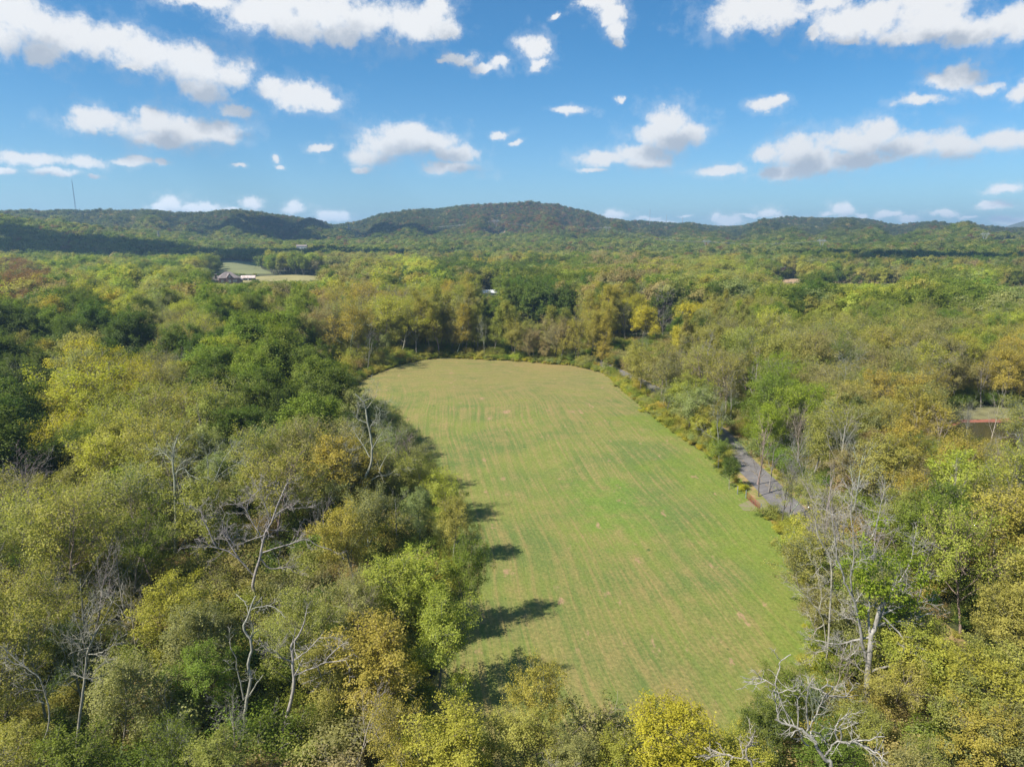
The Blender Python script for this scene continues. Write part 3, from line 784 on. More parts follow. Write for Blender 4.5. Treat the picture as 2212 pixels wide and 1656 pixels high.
# ------------------------------------------------------------------ leaf colours (albedo; last number = share of turned leaves)
PAL = {
 'deep':   (0.098, 0.142, 0.025, 0.0), 'green': (0.172, 0.226, 0.034, 0.05), 'bright': (0.240, 0.310, 0.028, 0.1), 'olive': (0.320, 0.315, 0.078, 0.2),
 'yellow': (0.440, 0.405, 0.040, 0.2), 'gold': (0.390, 0.325, 0.066, 0.25), 'sage': (0.270, 0.300, 0.118, 0.1), 'brown': (0.310, 0.250, 0.126, 0.25), 'rust': (0.190, 0.105, 0.052, 0.2),
 'lime': (0.375, 0.388, 0.062, 0.15), 'dull': (0.290, 0.276, 0.104, 0.25),
}
WORD = {'deep': 'dark green', 'green': 'mid green', 'bright': 'bright green', 'olive': 'olive green', 'yellow': 'yellow', 'gold': 'golden', 'sage': 'grey green', 'brown': 'brown tinged', 'rust': 'rusty brown', 'lime': 'yellow green', 'dull': 'dull olive'}
BARK = {'pale': (0.290, 0.265, 0.222, 1), 'grey': (0.25, 0.225, 0.185, 1), 'dark': (0.10, 0.085, 0.065, 1), 'mid': (0.19, 0.165, 0.135, 1)}

# regional look of the woods: (u, v, form, colour, height)
ST = [
 (60, 620, 'dense', 'rust', 19), (20, 610, 'dense', 'rust', 19), (120, 650, 'full', 'brown', 17), (60, 700, 'dense', 'deep', 20), (150, 700, 'dense', 'deep', 20), (240, 720, 'dense', 'deep', 19), (20, 760, 'dense', 'deep', 19), (130, 740, 'dense', 'green', 18),
 (200, 640, 'airy', 'lime', 18), (300, 640, 'full', 'sage', 18), (380, 650, 'full', 'olive', 17), (250, 625, 'full', 'lime', 17), (330, 690, 'airy', 'sage', 17), (400, 640, 'full', 'green', 18), (450, 690, 'full', 'lime', 17), (420, 720, 'airy', 'dull', 16), (340, 750, 'airy', 'dull', 16),
 (540, 700, 'dense', 'green', 20), (600, 760, 'dense', 'green', 21), (560, 820, 'dense', 'green', 20), (660, 800, 'dense', 'deep', 20), (680, 860, 'dense', 'deep', 18), (470, 780, 'dense', 'deep', 18), (740, 740, 'full', 'lime', 10), (800, 760, 'full', 'lime', 8), (850, 740, 'full', 'green', 10), (780, 700, 'airy', 'olive', 18), (700, 700, 'airy', 'brown', 16),
 (200, 830, 'airy', 'yellow', 18), (150, 880, 'airy', 'yellow', 17), (250, 900, 'airy', 'lime', 17), (200, 950, 'airy', 'lime', 16), (60, 900, 'dense', 'deep', 17), (50, 820, 'dense', 'deep', 18), (350, 820, 'airy', 'dull', 15), (400, 900, 'airy', 'olive', 15), (440, 950, 'dense', 'sage', 13), (300, 960, 'airy', 'olive', 15),
 (70, 1050, 'airy', 'olive', 14), (150, 1100, 'airy', 'olive', 14), (250, 1080, 'airy', 'olive', 14), (330, 1050, 'full', 'green', 13), (60, 1200, 'airy', 'olive', 13), (170, 1220, 'airy', 'olive', 13), (300, 1180, 'full', 'dull', 12), (400, 1120, 'full', 'olive', 12), (100, 1350, 'airy', 'olive', 12), (250, 1330, 'full', 'dull', 11), (350, 1400, 'full', 'green', 9), (400, 1280, 'full', 'dull', 10),
 (60, 1500, 'full', 'olive', 10), (200, 1550, 'full', 'green', 8), (300, 1600, 'full', 'green', 8), (480, 1450, 'full', 'green', 8), (520, 1300, 'full', 'dull', 10), (560, 1180, 'full', 'olive', 11), (620, 1100, 'airy', 'olive', 12), (500, 1080, 'airy', 'dull', 12), (620, 950, 'airy', 'olive', 14), (700, 940, 'airy', 'dull', 14), (760, 900, 'full', 'sage', 13), (730, 1000, 'airy', 'olive', 13), (650, 1300, 'full', 'olive', 10), (680, 1200, 'full', 'dull', 11),
 (830, 860, 'full', 'sage', 13), (860, 900, 'airy', 'sage', 13), (840, 960, 'full', 'dull', 12), (870, 1000, 'full', 'olive', 11), (930, 1010, 'full', 'lime', 10), (930, 1080, 'full', 'olive', 11), (960, 1130, 'full', 'olive', 10), (840, 1130, 'full', 'gold', 11), (980, 1180, 'full', 'green', 10), (900, 1210, 'full', 'lime', 11), (840, 1280, 'full', 'olive', 11), (950, 1250, 'full', 'olive', 10), (800, 1380, 'full', 'gold', 11), (860, 1440, 'full', 'gold', 10), (930, 1350, 'full', 'lime', 10), (780, 1200, 'full', 'dull', 10), (720, 1500, 'full', 'brown', 9), (800, 1560, 'full', 'olive', 8), (640, 1560, 'full', 'olive', 8), (500, 1600, 'full', 'olive', 7),
 (990, 1560, 'full', 'lime', 8), (1150, 1480, 'airy', 'gold', 9), (1170, 1580, 'full', 'gold', 8), (1300, 1560, 'bare', 'olive', 8), (1450, 1570, 'full', 'lime', 8), (1530, 1590, 'full', 'yellow', 8), (1080, 1630, 'full', 'olive', 7),
 (760, 660, 'airy', 'gold', 21), (840, 660, 'airy', 'lime', 21), (900, 690, 'airy', 'olive', 20), (960, 670, 'poplar', 'gold', 22), (1010, 680, 'poplar', 'olive', 22), (1080, 680, 'poplar', 'dull', 21), (1140, 690, 'poplar', 'olive', 22), (1200, 700, 'poplar', 'olive', 21), (1180, 740, 'full', 'brown', 16), (1260, 700, 'airy', 'olive', 20), (1320, 690, 'poplar', 'gold', 20), (1300, 740, 'full', 'gold', 16), (1380, 680, 'full', 'yellow', 18), (1000, 740, 'full', 'olive', 14), (920, 740, 'full', 'dull', 14), (1090, 740, 'full', 'olive', 13), (1360, 740, 'full', 'olive', 15), (1400, 790, 'full', 'dull', 13), (1440, 820, 'airy', 'sage', 14), (1470, 860, 'full', 'lime', 12),
 (1150, 610, 'dense', 'deep', 22), (1200, 630, 'dense', 'deep', 22), (1180, 600, 'dense', 'deep', 22), (1000, 600, 'full', 'deep', 18), (960, 610, 'full', 'deep', 18), (760, 570, 'full', 'dull', 20), (880, 600, 'full', 'lime', 18), (1330, 590, 'full', 'brown', 18), (1250, 600, 'dense', 'green', 18), (1400, 600, 'full', 'brown', 18), (1480, 640, 'dense', 'deep', 18), (1450, 610, 'full', 'olive', 18),
 (1500, 590, 'airy', 'olive', 20), (1560, 600, 'airy', 'lime', 20), (1640, 620, 'airy', 'olive', 20), (1720, 620, 'full', 'olive', 19), (1770, 640, 'dense', 'deep', 18), (1550, 690, 'cedar', 'dull', 17), (1640, 700, 'full', 'olive', 18), (1680, 690, 'dense', 'green', 17), (1740, 700, 'airy', 'sage', 17), (1800, 690, 'airy', 'olive', 16), (1900, 660, 'full', 'green', 16), (2000, 650, 'full', 'green', 15), (2100, 660, 'full', 'green', 15), (2180, 640, 'full', 'sage', 15), (1850, 640, 'full', 'lime', 16),
 (1600, 780, 'airy', 'olive', 16), (1700, 760, 'airy', 'olive', 16), (1780, 800, 'airy', 'dull', 16), (1880, 760, 'airy', 'olive', 16), (1960, 720, 'full', 'olive', 15), (2040, 720, 'full', 'dull', 15), (2120, 740, 'full', 'lime', 15), (2200, 760, 'full', 'gold', 15), (2060, 800, 'airy', 'gold', 15), (2160, 820, 'full', 'olive', 14), (1960, 820, 'airy', 'dull', 15),
 (1540, 850, 'full', 'sage', 13), (1620, 860, 'full', 'bright', 14), (1720, 850, 'full', 'bright', 14), (1760, 880, 'full', 'lime', 13), (1850, 880, 'full', 'sage', 12), (1870, 960, 'full', 'brown', 11), (1960, 880, 'full', 'gold', 13), (1990, 940, 'full', 'gold', 13), (1640, 930, 'full', 'olive', 12), (1740, 960, 'airy', 'olive', 12), (1700, 1000, 'airy', 'lime', 10),
 (1800, 1020, 'airy', 'olive', 14), (1900, 1040, 'airy', 'olive', 14), (2000, 1060, 'full', 'olive', 13), (2100, 1020, 'airy', 'lime', 14), (2180, 1000, 'airy', 'olive', 14), (1850, 1120, 'airy', 'olive', 14), (1950, 1150, 'full', 'green', 13), (2060, 1150, 'airy', 'lime', 13), (2170, 1120, 'full', 'gold', 14), (2150, 1220, 'full', 'olive', 12), (2050, 1260, 'airy', 'olive', 12), (1950, 1270, 'full', 'dull', 11), (1760, 1180, 'full', 'dull', 11), (1820, 1250, 'airy', 'dull', 11), (1880, 1220, 'vase', 'bright', 15),
 (2180, 1340, 'full', 'gold', 11), (2060, 1380, 'full', 'lime', 11), (1960, 1400, 'full', 'green', 9), (1860, 1440, 'airy', 'olive', 8), (2150, 1480, 'full', 'olive', 9), (2020, 1520, 'full', 'olive', 8), (1750, 1460, 'full', 'green', 7), (1680, 1520, 'full', 'deep', 7), (1900, 1580, 'full', 'green', 7), (2150, 1600, 'full', 'olive', 8), (1600, 1590, 'full', 'dull', 7),
]
STU = np.array([[s[0], s[1]] for s in ST], float)

# where the distance must stay open in front of a building, field or sign: (u0, u1, canopy not above v, within r)
WINDOWS = [(455, 525, 611, 690), (521, 562, 604, 690), (562, 700, 604, 640), (1034, 1070, 636, 520), (1670, 1704, 602, 640), (288, 314, 623, 700), (852, 872, 611, 640), (640, 668, 548, 1),
           (1700, 1740, 612, 690), (1795, 1960, 612, 690), (2150, 2260, 618, 660), (470, 575, 590, 900)]
OPEN_DISCS = [(1553, 955, 9), (1570, 978, 12), (1592, 1003, 17), (1612, 1035, 24), (1640, 1068, 28), (1662, 1095, 20), (2140, 900, 34), (2085, 905, 24)]

rs = np.random.default_rng(5)
def hexgrid(r0, r1, sp, amax=44.0, jit=0.42):
    X0 = r1 * math.sin(R(amax)); ys = np.arange(-20 if r0 < 60 else r0 * 0.5, r1, sp * 0.87)
    xs = np.arange(-X0, X0, sp)
    X, Y = np.meshgrid(xs, ys); X = X + (np.arange(len(ys)) % 2)[:, None] * sp / 2
    X = X.ravel() + rs.uniform(-jit, jit, X.size) * sp; Y = Y.ravel() + rs.uniform(-jit, jit, Y.size) * sp
    r = np.hypot(X, Y); a = np.abs(np.degrees(np.arctan2(X, Y)))
    k = (r >= r0) & (r < r1) & ((a < amax) | (r < 55))
    return X[k], Y[k]
RLn = [p for p in RL[::3]]
def open_ground(x, y, pad=3.5, roadpad=5.5):
    roadpad = np.where((np.asarray(y) > 2.95 * H) | (np.asarray(y) < 2.22 * H), np.minimum(roadpad, 3.3), roadpad)
    """True where a tree may not stand: meadow, lane, gateway, far fields"""
    k = inpoly(x, y, FIELD) | (pdist(x, y, FIELD) < pad)
    k |= pdist(x, y, RLn, False) < roadpad
    k |= inpoly(x, y, CLEAR)
    for p in FARS: k |= inpoly(x, y, p)
    return k

# ------------------------------------------------------------------ where the fill trees stand
def stamp_of(u, v, jit, n):
    ju = u + rs.normal(0, 1, n) * jit; jv = v + rs.normal(0, 1, n) * jit * 0.55
    d = ((STU[:, 0][None] - ju[:, None]) * 0.62) ** 2 + ((STU[:, 1][None] - jv[:, None])) ** 2
    return d.argmin(1)
X, Y = hexgrid(24, 330, 5.7)
ok = ~open_ground(X, Y, 2.2, 5.2)
X, Y = X[ok], Y[ok]
Z = tz(X, Y)
U0, V0, D0 = proj(X, Y, Z + 11)
si = stamp_of(U0, V0, 30 + 12 * (D0 < 90), len(X))
near = []
fill_pts = []
bare_p = rs.random(len(X))
def windows_block(u0_, u1_, vtop, r, vc):
    for a, b_, vm, rm in WINDOWS:
        if u1_ > a and u0_ < b_ and vtop < vm and r < rm: return True
    for cu, cv, cr in OPEN_DISCS:
        if u0_ < cu + cr and u1_ > cu - cr and vtop < cv + cr * 0.6 and vc > cv - cr * 0.6: return True
    return False
VF = np.array(VIS_FIELD)
def into_field(x, y, z, h, r):
    us, vs, dd = proj([x, x - .75 * r, x + .75 * r, x, x - .5 * r, x + .5 * r], [y] * 6, [z + h, z + .7 * h, z + .7 * h, z + .55 * h, z + .9 * h, z + .9 * h])
    if not inpoly(us, vs, VIS_FIELD).any(): return False
    return pdist(us, vs, VIS_FIELD)[inpoly(us, vs, VIS_FIELD)].max() > 14
for i in range(len(X)):
    st = ST[si[i]]; form, col, h = st[2], st[3], st[4]
    x, y, z = X[i], Y[i], Z[i]
    q = rs.random()
    if q < 0.13: col = ('olive', 'lime', 'dull', 'green', 'gold', 'sage')[rs.integers(0, 6)]
    if form == 'full' and rs.random() < 0.22: form = 'airy'
    elif form == 'airy' and rs.random() < 0.25: form = ('vase', 'full')[rs.integers(0, 2)]
    pb = 0.23 if form in ('airy', 'vase') else 0.09
    if V0[i] > 560 and V0[i] < 760: pb *= 0.9
    if bare_p[i] < pb and form != 'dense': form = 'bare'; h *= 0.98
    h = h * rs.uniform(0.82, 1.26)
    e0 = float(pdist([x], [y], FIELD)[0])
    if e0 < 9 and y < 175 and x < 0: h = min(h, (8.2 if y < 125 else 6.2) + e0 * 0.5)
    if e0 < 20 and 150 < y < 232 and x < -20: h = min(h, 5.5 + e0 * 0.35)
    if h < 8.5 and form in ('full',) and rs.random() < 0.5: form = 'shrub'; h = h * 0.75
    for attempt in (1.0, 0.72, 0.5, 0.33):
        hh = h * attempt
        pr = PROTO[form][int(rs.integers(0, len(PROTO[form])))]
        s = hh / pr['h']; wide = 1.0 if form in ('poplar', 'cedar', 'pine') else float(rs.uniform(0.86, 1.12))
        r = pr['r'] * s * wide
        (ul, u_, ur), (_, vt, _), (dd, _, _) = proj([x - r * .8, x, x + r * .8], [y] * 3, [z + hh * .6, z + hh, z + hh * .6])
        vc = proj(x, y, z + hh * 0.2)[1]
        rr_ = math.hypot(x, y)
        bad = into_field(x, y, z, hh, r) or windows_block(ul, ur, vt, rr_, vc)
        if form == 'bare' and bad and attempt == 1.0 and not into_field(x, y, z, hh, r * .4) and rs.random() < 0.3: bad = False
        edge = float(pdist([x], [y], FIELD)[0])
        if edge < r * 0.62: bad = True
        if not bad: break
        if hh < 5: form = 'shrub'
    if bad or hh < 2.0: continue
    inview = (ur > -30) and (ul < 2242) and (vt < 1700)
    near.append(dict(x=float(x), y=float(y), z=float(z), form=form, col=col, h=float(hh), s=float(s), wide=wide, pr=pr, r=float(r), u=float(u_), v=float(vt + 0.35 * (vc - vt)), d=float(rr_), inview=bool(inview)))

# ------------------------------------------------------------------ individual trees
LM = [(1150, 1150, "the middle of the meadow"), (1100, 775, "the far end of the meadow"), (1330, 800, "the far right corner of the meadow"), (850, 790, "the far left corner of the meadow"), (1620, 1030, "the grey lane"), (1650, 1100, "the red gate"),
      (1505, 800, "the white bare tree by the lane"), (490, 900, "the tall bare tree in the left wood"), (560, 1200, "the tangled grey tree in the left wood"), (540, 1420, "the crooked pale snag"), (650, 1450, "the leaning pale snag"), (790, 930, "the dead tree by the left field edge"),
      (1870, 1250, "the big pale forked tree"), (1770, 1520, "the white dead tree at bottom right"), (610, 760, "the huge dark green tree"), (60, 620, "the rusty tree at the left edge"), (200, 880, "the big yellow tree on the left"), (30, 900, "the pale trunks at the left edge"),
      (490, 600, "the brick house"), (1050, 628, "the white roofed building"), (1187, 615, "the round dark tree group"), (1687, 585, "the dark billboard"), (2150, 900, "the pond clearing"), (1800, 1050, "the pale twiggy thicket"), (1160, 1440, "the golden bush at the meadow's near end"),
      (1450, 1580, "the yellow green bush below the meadow"), (970, 1150, "the left edge of the meadow"), (1000, 1450, "the shadowed near corner of the meadow"), (2080, 1040, "the leaning pale tree on the right"), (950, 690, "the tall trees behind the meadow"), (180, 1500, "the bottom left wood"), (2120, 1500, "the bottom right wood"),
      (1760, 700, "the middle of the right wood"), (2130, 700, "the far right wood"), (300, 680, "the back of the left wood"), (380, 1100, "the middle of the left wood"), (2050, 780, "the orange tinted trees on the right"), (1250, 690, "the tree belt behind the meadow")]
FORMW = {'dense': "dense broadleaf tree", 'full': "leafy tree", 'airy': "thin leaved tree", 'vase': "spreading tree", 'poplar': "slender upright tree", 'cedar': "conical evergreen", 'pine': "pine tree", 'bare': "bare tree", 'shrub': "bush", 'snag': "dead tree"}
NAMEW = {'dense': 'leafy_tree', 'full': 'leafy_tree', 'airy': 'leafy_tree', 'vase': 'leafy_tree', 'poplar': 'leafy_tree', 'cedar': 'evergreen_tree', 'pine': 'pine_tree', 'bare': 'bare_tree', 'shrub': 'shrub', 'snag': 'dead_tree'}
GROUPW = {'leafy_tree': "leafy trees of the woods", 'evergreen_tree': "evergreens in the woods", 'pine_tree': "pines in the woods", 'bare_tree': "bare pale trees in the woods", 'shrub': "bushes along the edges of the woods", 'dead_tree': "dead trees"}
USED = {}
TODO = []
ONES = "zero one two three four five six seven eight nine ten eleven twelve thirteen fourteen fifteen sixteen seventeen eighteen nineteen".split()
TENS = "x x twenty thirty forty fifty sixty seventy eighty ninety".split()
def say(n):
    n = int(max(1, min(99, n)))
    return ONES[n] if n < 20 else TENS[n // 10] + ("-" + ONES[n % 10] if n % 10 else "")
def finish_labels():
    """the tree of its look nearest to a landmark is called after it; the others by their place in the photo"""
    def look(t):
        c_ = 'grey' if t['form'] in ('bare', 'snag') else WORD[t['col']]
        size = "small " if t['h'] < 9 and t['form'] != 'shrub' else ("tall " if t['h'] > 18.5 else "")
        return "%s%s %s" % (size, c_, FORMW[t['form']])
    left = list(TODO)
    for a, b_, name in LM:
        best = {}
        for r_, t in left:
            d = math.hypot(t['u'] - a, 1.2 * (t['v'] - b_)); k = look(t)
            if d < 120 and (k not in best or d < best[k][0]): best[k] = (d, r_, t)
        for k, (d, r_, t) in best.items():
            lab = "%s nearest to %s" % (k, name)
            if lab in USED or len(lab.split()) > 16: continue
            USED[lab] = 1; r_['label'] = lab; left.remove((r_, t))
    cell = {}
    for r_, t in left:
        cell.setdefault("%s, %s percent across and %s down the photo" % (look(t), say(round(t['u'] / 22.12)), say(round(t['v'] / 16.56))), []).append((t['d'], id(t), r_))
    for lab, q in cell.items():
        q.sort(key=lambda e: e[0])
        w = [''] if len(q) == 1 else ['nearer ', 'farther '] if len(q) == 2 else ['nearest '] + ['second nearest ', 'third nearest ', 'fourth nearest ', 'fifth nearest ', 'sixth nearest '][:len(q) - 2] + ['farthest '] * max(1, len(q) - 6)
        for (d, _, r_), pre in zip(q, w): r_['label'] = pre + lab
def jitcol(c, k=0.14, n=1):
    b_ = np.array(PAL[c]); v = rs.uniform(1 - k, 1 + k); w = rs.uniform(1 - k * .7, 1 + k * .7)
    return (float(b_[0] * v * w), float(b_[1] * v), float(b_[2] * v), float(min(1, max(0, b_[3] + rs.uniform(-.2, .25)))))
def place(t, label=None, bark=None):
    pr = t['pr']
    nm = NAMEW[t['form']]
    root = empty(nm, (t['x'], t['y'], t['z']), rs.uniform(0, 6.28) if 'rz' not in t else t['rz'], (t['s'] * t['wide'], t['s'] * t['wide'], t['s']))
    if bark is None:
        bark = {'bare': 'pale', 'snag': 'pale', 'airy': 'grey', 'vase': 'grey', 'poplar': 'grey', 'dense': 'dark'}.get(t['form'], 'mid')
        if bark == 'mid' and rs.random() < 0.4: bark = 'grey'
        if bark == 'grey' and rs.random() < 0.6: bark = 'pale'
        if bark == 'pale' and rs.random() < 0.4: bark = 'grey'
    bk = tuple(q * rs.uniform(0.85, 1.12) for q in BARK[bark][:3]) + (1,)
    link('stem' if nm == 'shrub' else 'trunk', pr['trunk'], root, color=bk)
    if pr['crown']: link('foliage' if nm == 'shrub' else 'crown', pr['crown'], root, color=jitcol(t['col']))
    if not label: TODO.append((root, t))
    tag(root, label, {'shrub': 'shrub'}.get(nm, 'tree'), GROUPW[nm])
    return root

def hero(form, u, v, h, col='olive', seed=0, wide=1.0, label=None, bark=None, rz=None):
    x, y = P(u, v, h); z = tz1(x, y); pr = PROTO[form][seed % len(PROTO[form])]
    x, y = P(u, v, h + z); z = tz1(x, y)
    dr_ = ray(u, v)
    for _ in range(60):
        if not (inpoly([x], [y], FIELD)[0] or pdist([x], [y], FIELD)[0] < 2.0) or v > 900: break
        x *= 1.006; y *= 1.006; z = tz1(x, y); h = H + dr_[2] / dr_[1] * y - z
    t = dict(x=x, y=y, z=z, form=form, col=col, h=h, s=h / pr['h'], wide=wide, pr=pr, r=pr['r'] * h / pr['h'], u=u, v=v + 20, d=math.hypot(x, y))
    if rz is not None: t['rz'] = rz
    if label: USED[label] = 1
    HEROES.append(t)
    return place(t, label, bark)
HEROES = []
# named, clearly picked-out trees of the photograph
hero('dense', 600, 672, 24, 'green', 0, 1.25, "huge dark green broadleaf tree standing above the left wood")
hero('dense', 520, 690, 22, 'green', 1, 1.2, "dense green tree touching the huge one on its left")
hero('dense', 672, 735, 20, 'deep', 2, 1.05, "dark dense tree touching the huge green one on its right")
hero('dense', 590, 790, 18, 'deep', 1, 1.15, "dark tree in front of the huge green tree")
hero('dense', 545, 632, 21, 'deep', 2, 0.8, "dark narrow crown poking up behind the huge green tree")
hero('dense', 60, 602, 20, 'rust', 0, 1.35, "rusty brown crown at the left edge of the photo")
hero('dense', 55, 668, 20, 'deep', 1, 1.25, "dark green tree at the left edge under the rusty crown")
hero('dense', 150, 682, 20, 'deep', 2, 1.2, "dark green tree beside the big yellow one, behind it")
hero('dense', 235, 695, 18, 'deep', 0, 1.15, "glossy dark tree right of the dark trees at far left")
hero('airy', 200, 775, 21, 'yellow', 0, 1.45, "big yellow thin leaved tree in the left wood")
hero('airy', 265, 860, 17, 'lime', 2, 1.15, "yellow green tree low right of the big yellow one")
hero('dense', 440, 925, 13, 'sage', 1, 1.2, "small rounded grey green tree between two bare trees")
hero('dense', 1150, 594, 22, 'deep', 0, 1.3, "round dark green tree right of the white roofed building")
hero('dense', 1200, 610, 21, 'deep', 1, 1.15, "dark tree in front of the round dark one behind the meadow")
hero('dense', 1108, 616, 20, 'deep', 2, 0.95, "dark tree at the left of the round dark group")
hero('dense', 1465, 600, 17, 'deep', 2, 1.0, "dark green tree standing alone above the right wood")
hero('dense', 1770, 622, 17, 'deep', 0, 1.1, "dark tree on the rise of the right wood")
hero('full', 785, 748, 7, 'lime', 0, 1.5, "wide yellow green willow bush at the far left corner of the meadow")
hero('full', 735, 745, 8.5, 'lime', 2, 1.4, "yellow green bush left of the willow bush")
hero('poplar', 945, 640, 23, 'gold', 0, 1.2, "tall golden tree with white trunk behind the meadow")
hero('poplar', 985, 655, 22, 'gold', 1, 1.1, "orange tinted slender tree behind the meadow")
hero('poplar', 1110, 645, 22, 'olive', 2, 1.3, "broad olive column tree in the middle of the tree belt")
hero('airy', 860, 650, 21, 'yellow', 1, 1.2, "bright yellow tree at the left of the tree belt")
hero('airy', 740, 655, 22, 'gold', 3, 1.1, "golden tree at the left end of the tree belt")
hero('full', 1175, 730, 14, 'brown', 3, 1.0, "brown red tree low in the middle of the tree belt")
hero('full', 1300, 735, 14, 'gold', 1, 1.0, "golden tree over the far right corner of the meadow")
hero('full', 1385, 655, 18, 'yellow', 0, 1.2, "yellow green round tree behind the right field corner")
hero('cedar', 852, 822, 11, 'sage', 0, 0.95, "feathery grey green evergreen on the left field edge")
hero('cedar', 1545, 665, 18, 'dull', 1, 1.5, "big dull green cedar in the right wood")
hero('full', 1480, 800, 13, 'lime', 2, 1.3, "pale green tree overhanging the hedge above the lane")
hero('full', 1680, 815, 14, 'bright', 1, 1.2, "bright green tree right of the lane")
hero('full', 1765, 825, 14, 'bright', 0, 1.2, "bright green tree beside another bright one in the right wood")
for _u, _v, _h, _s, _c, _l in ((480, 790, 18, 0, 'deep', "dark tree low at the left of the huge green one"), (640, 850, 17, 1, 'green', "dense tree low before the huge green one"), (545, 872, 15, 2, 'deep', "dark shaded tree behind the tallest bare one"),
        (680, 850, 15, 0, 'green', "dense tree between the huge green one and the dead field edge tree"), (445, 735, 20, 2, 'green', "dense green shoulder left of the huge green tree"), (655, 765, 19, 0, 'green', "sunlit crown at the right of the huge green tree"),
        (560, 745, 20, 0, 'green', "sunlit crown in the middle of the huge green group"), (95, 745, 18, 0, 'deep', "dark tree over the pale trunks at the left edge"), (20, 720, 19, 2, 'deep', "dark tree cut by the left edge of the photo")):
    hero('dense', _u, _v, _h, _c, _s, 1.25, _l)
hero('airy', 140, 820, 18, 'yellow', 1, 1.3, "yellow tree at the left of the biggest yellow one")
hero('airy', 240, 940, 15, 'lime', 3, 1.3, "lime tree below the biggest yellow one")
hero('full', 1160, 1425, 9.5, 'gold', 3, 0.8, "golden brown young tree at the near end of the meadow")
hero('full', 905, 1165, 11, 'lime', 2, 1.2, "yellow green edge tree on the left of the meadow")
hero('full', 850, 1205, 11, 'lime', 0, 1.2, "yellow green tree casting shade at the left field edge")
hero('full', 830, 1330, 11, 'gold', 1, 1.2, "golden olive tree over the shadowed near corner")
hero('full', 990, 1142, 12, 'green', 2, 0.72, "green edge tree reaching farthest into the meadow")
hero('full', 942, 1272, 11.5, 'lime', 1, 0.95, "lime edge tree throwing the nearest long shadow")
hero('full', 975, 1070, 10, 'olive', 0, 0.9, "olive edge tree above the green one at the meadow's left side")
hero('full', 960, 1010, 9, 'lime', 3, 1.0, "lime green bushy tree on the left field edge")
hero('full', 1460, 1525, 9, 'yellow', 0, 1.35, "yellow green round bush tree below the meadow")
hero('full', 1000, 1535, 9, 'lime', 1, 1.3, "lime coloured tree at the bottom left of the meadow")
hero('full', 1150, 1540, 7.5, 'olive', 2, 1.3, "olive tree under the golden brown young tree")
hero('shrub', 1300, 1520, 6, 'dull', 1, 0.9, "thin twiggy bush in front of the bottom of the meadow", 'grey')
hero('full', 2170, 715, 15, 'gold', 2, 1.2, "golden tree at the right edge of the photo")
hero('full', 2055, 720, 15, 'gold', 0, 0.8, "small orange topped tree in the right wood")
hero('full', 1492, 845, 12, 'sage', 1, 1.2, "grey green tree in the hedge between meadow and lane")
hero('full', 1530, 890, 9, 'lime', 2, 1.2, "lime tree in the hedge beside the start of the visible lane")
hero('full', 1556, 945, 6, 'green', 3, 1.1, "low green bush tree at the bend of the lane")
hero('full', 1580, 985, 6, 'deep', 0, 0.9, "dark ivy covered column beside the lane")
hero('full', 1350, 1590, 5.5, 'lime', 3, 1.3, "small lime bush tree at the bottom middle")
hero('full', 1250, 1600, 6, 'dull', 1, 1.3, "dull bush tree at the bottom middle")
hero('full', 1570, 1560, 7, 'lime', 2, 1.3, "lime tree left of the white dead tree")
hero('full', 1650, 1500, 7.5, 'deep', 0, 1.1, "dark green tree behind the white dead tree")
hero('full', 1700, 1435, 7.5, 'green', 3, 1.1, "mid green tree at the lower right rim of the meadow")
hero('full', 1780, 1560, 7, 'green', 1, 1.2, "green tree below the big pale forked tree")
hero('full', 1850, 1500, 6, 'olive', 2, 1.2, "olive bush around the foot of the big pale forked tree")
hero('full', 1722, 1160, 6, 'dull', 2, 1.2, "dull bushy tree below the red gate")
hero('full', 1768, 1265, 7, 'dull', 0, 1.2, "dull bushy tree farther down the right rim of the meadow")
hero('full', 1512, 830, 13, 'sage', 3, 1.25, "leafy hedge tree overhanging the far part of the lane")
hero('full', 1527, 872, 11, 'olive', 0, 1.2, "olive hedge tree right at the start of the visible lane")
hero('vase', 1545, 900, 9, 'lime', 1, 1.1, "spreading lime tree over the start of the visible lane")
hero('full', 1310, 772, 4.5, 'olive', 1, 1.5, "low bush at the far right corner of the meadow")
hero('airy', 1745, 1090, 10, 'lime', 1, 1.2, "thin leaved tree hiding the near end of the lane")
hero('airy', 1800, 1120, 11, 'olive', 2, 1.3, "olive thin leaved tree over the near end of the lane")
hero('airy', 1760, 1160, 9, 'dull', 3, 1.3, "dull thin leaved tree between meadow rim and near lane")
hero('airy', 1850, 1180, 10, 'bright', 0, 1.2, "bright thin leaved tree behind the big pale forked tree")
hero('airy', 1900, 1330, 8, 'lime', 2, 1.3, "lime thin leaved tree right of the big forked trunk")
hero('full', 2010, 1375, 9, 'lime', 0, 1.3, "yellow green tree over the lane at lower right")
hero('full', 2080, 1440, 9, 'olive', 2, 1.3, "olive leafy tree over the lane farther right")
hero('full', 2170, 1540, 8, 'gold', 1, 1.3, "golden leafy tree in the bottom right corner")
hero('full', 1935, 1285, 10, 'olive', 1, 1.3, "olive leafy tree hiding the lane behind the big forked trunk")
hero('full', 1990, 1320, 10, 'lime', 3, 1.2, "lime leafy tree hiding the lane farther right")
hero('bare', 1850, 1000, 19, seed=1, label="tall fine twigged bare tree above the big forked one", bark='pale', wide=0.9)
hero('bare', 1905, 1050, 18, seed=3, label="fine twigged bare tree right above the big forked one", bark='pale', wide=0.8)
hero('bare', 1785, 1040, 16, seed=2, label="fine twigged bare tree left above the big forked one", bark='pale', wide=0.8)
hero('airy', 2125, 925, 13, 'gold', 1, 0.9, "thin golden tree in front of the pond")
hero('bare', 1648, 955, 9.5, seed=4, label="dark bare tree leaning over the lane", bark='dark', wide=0.9)
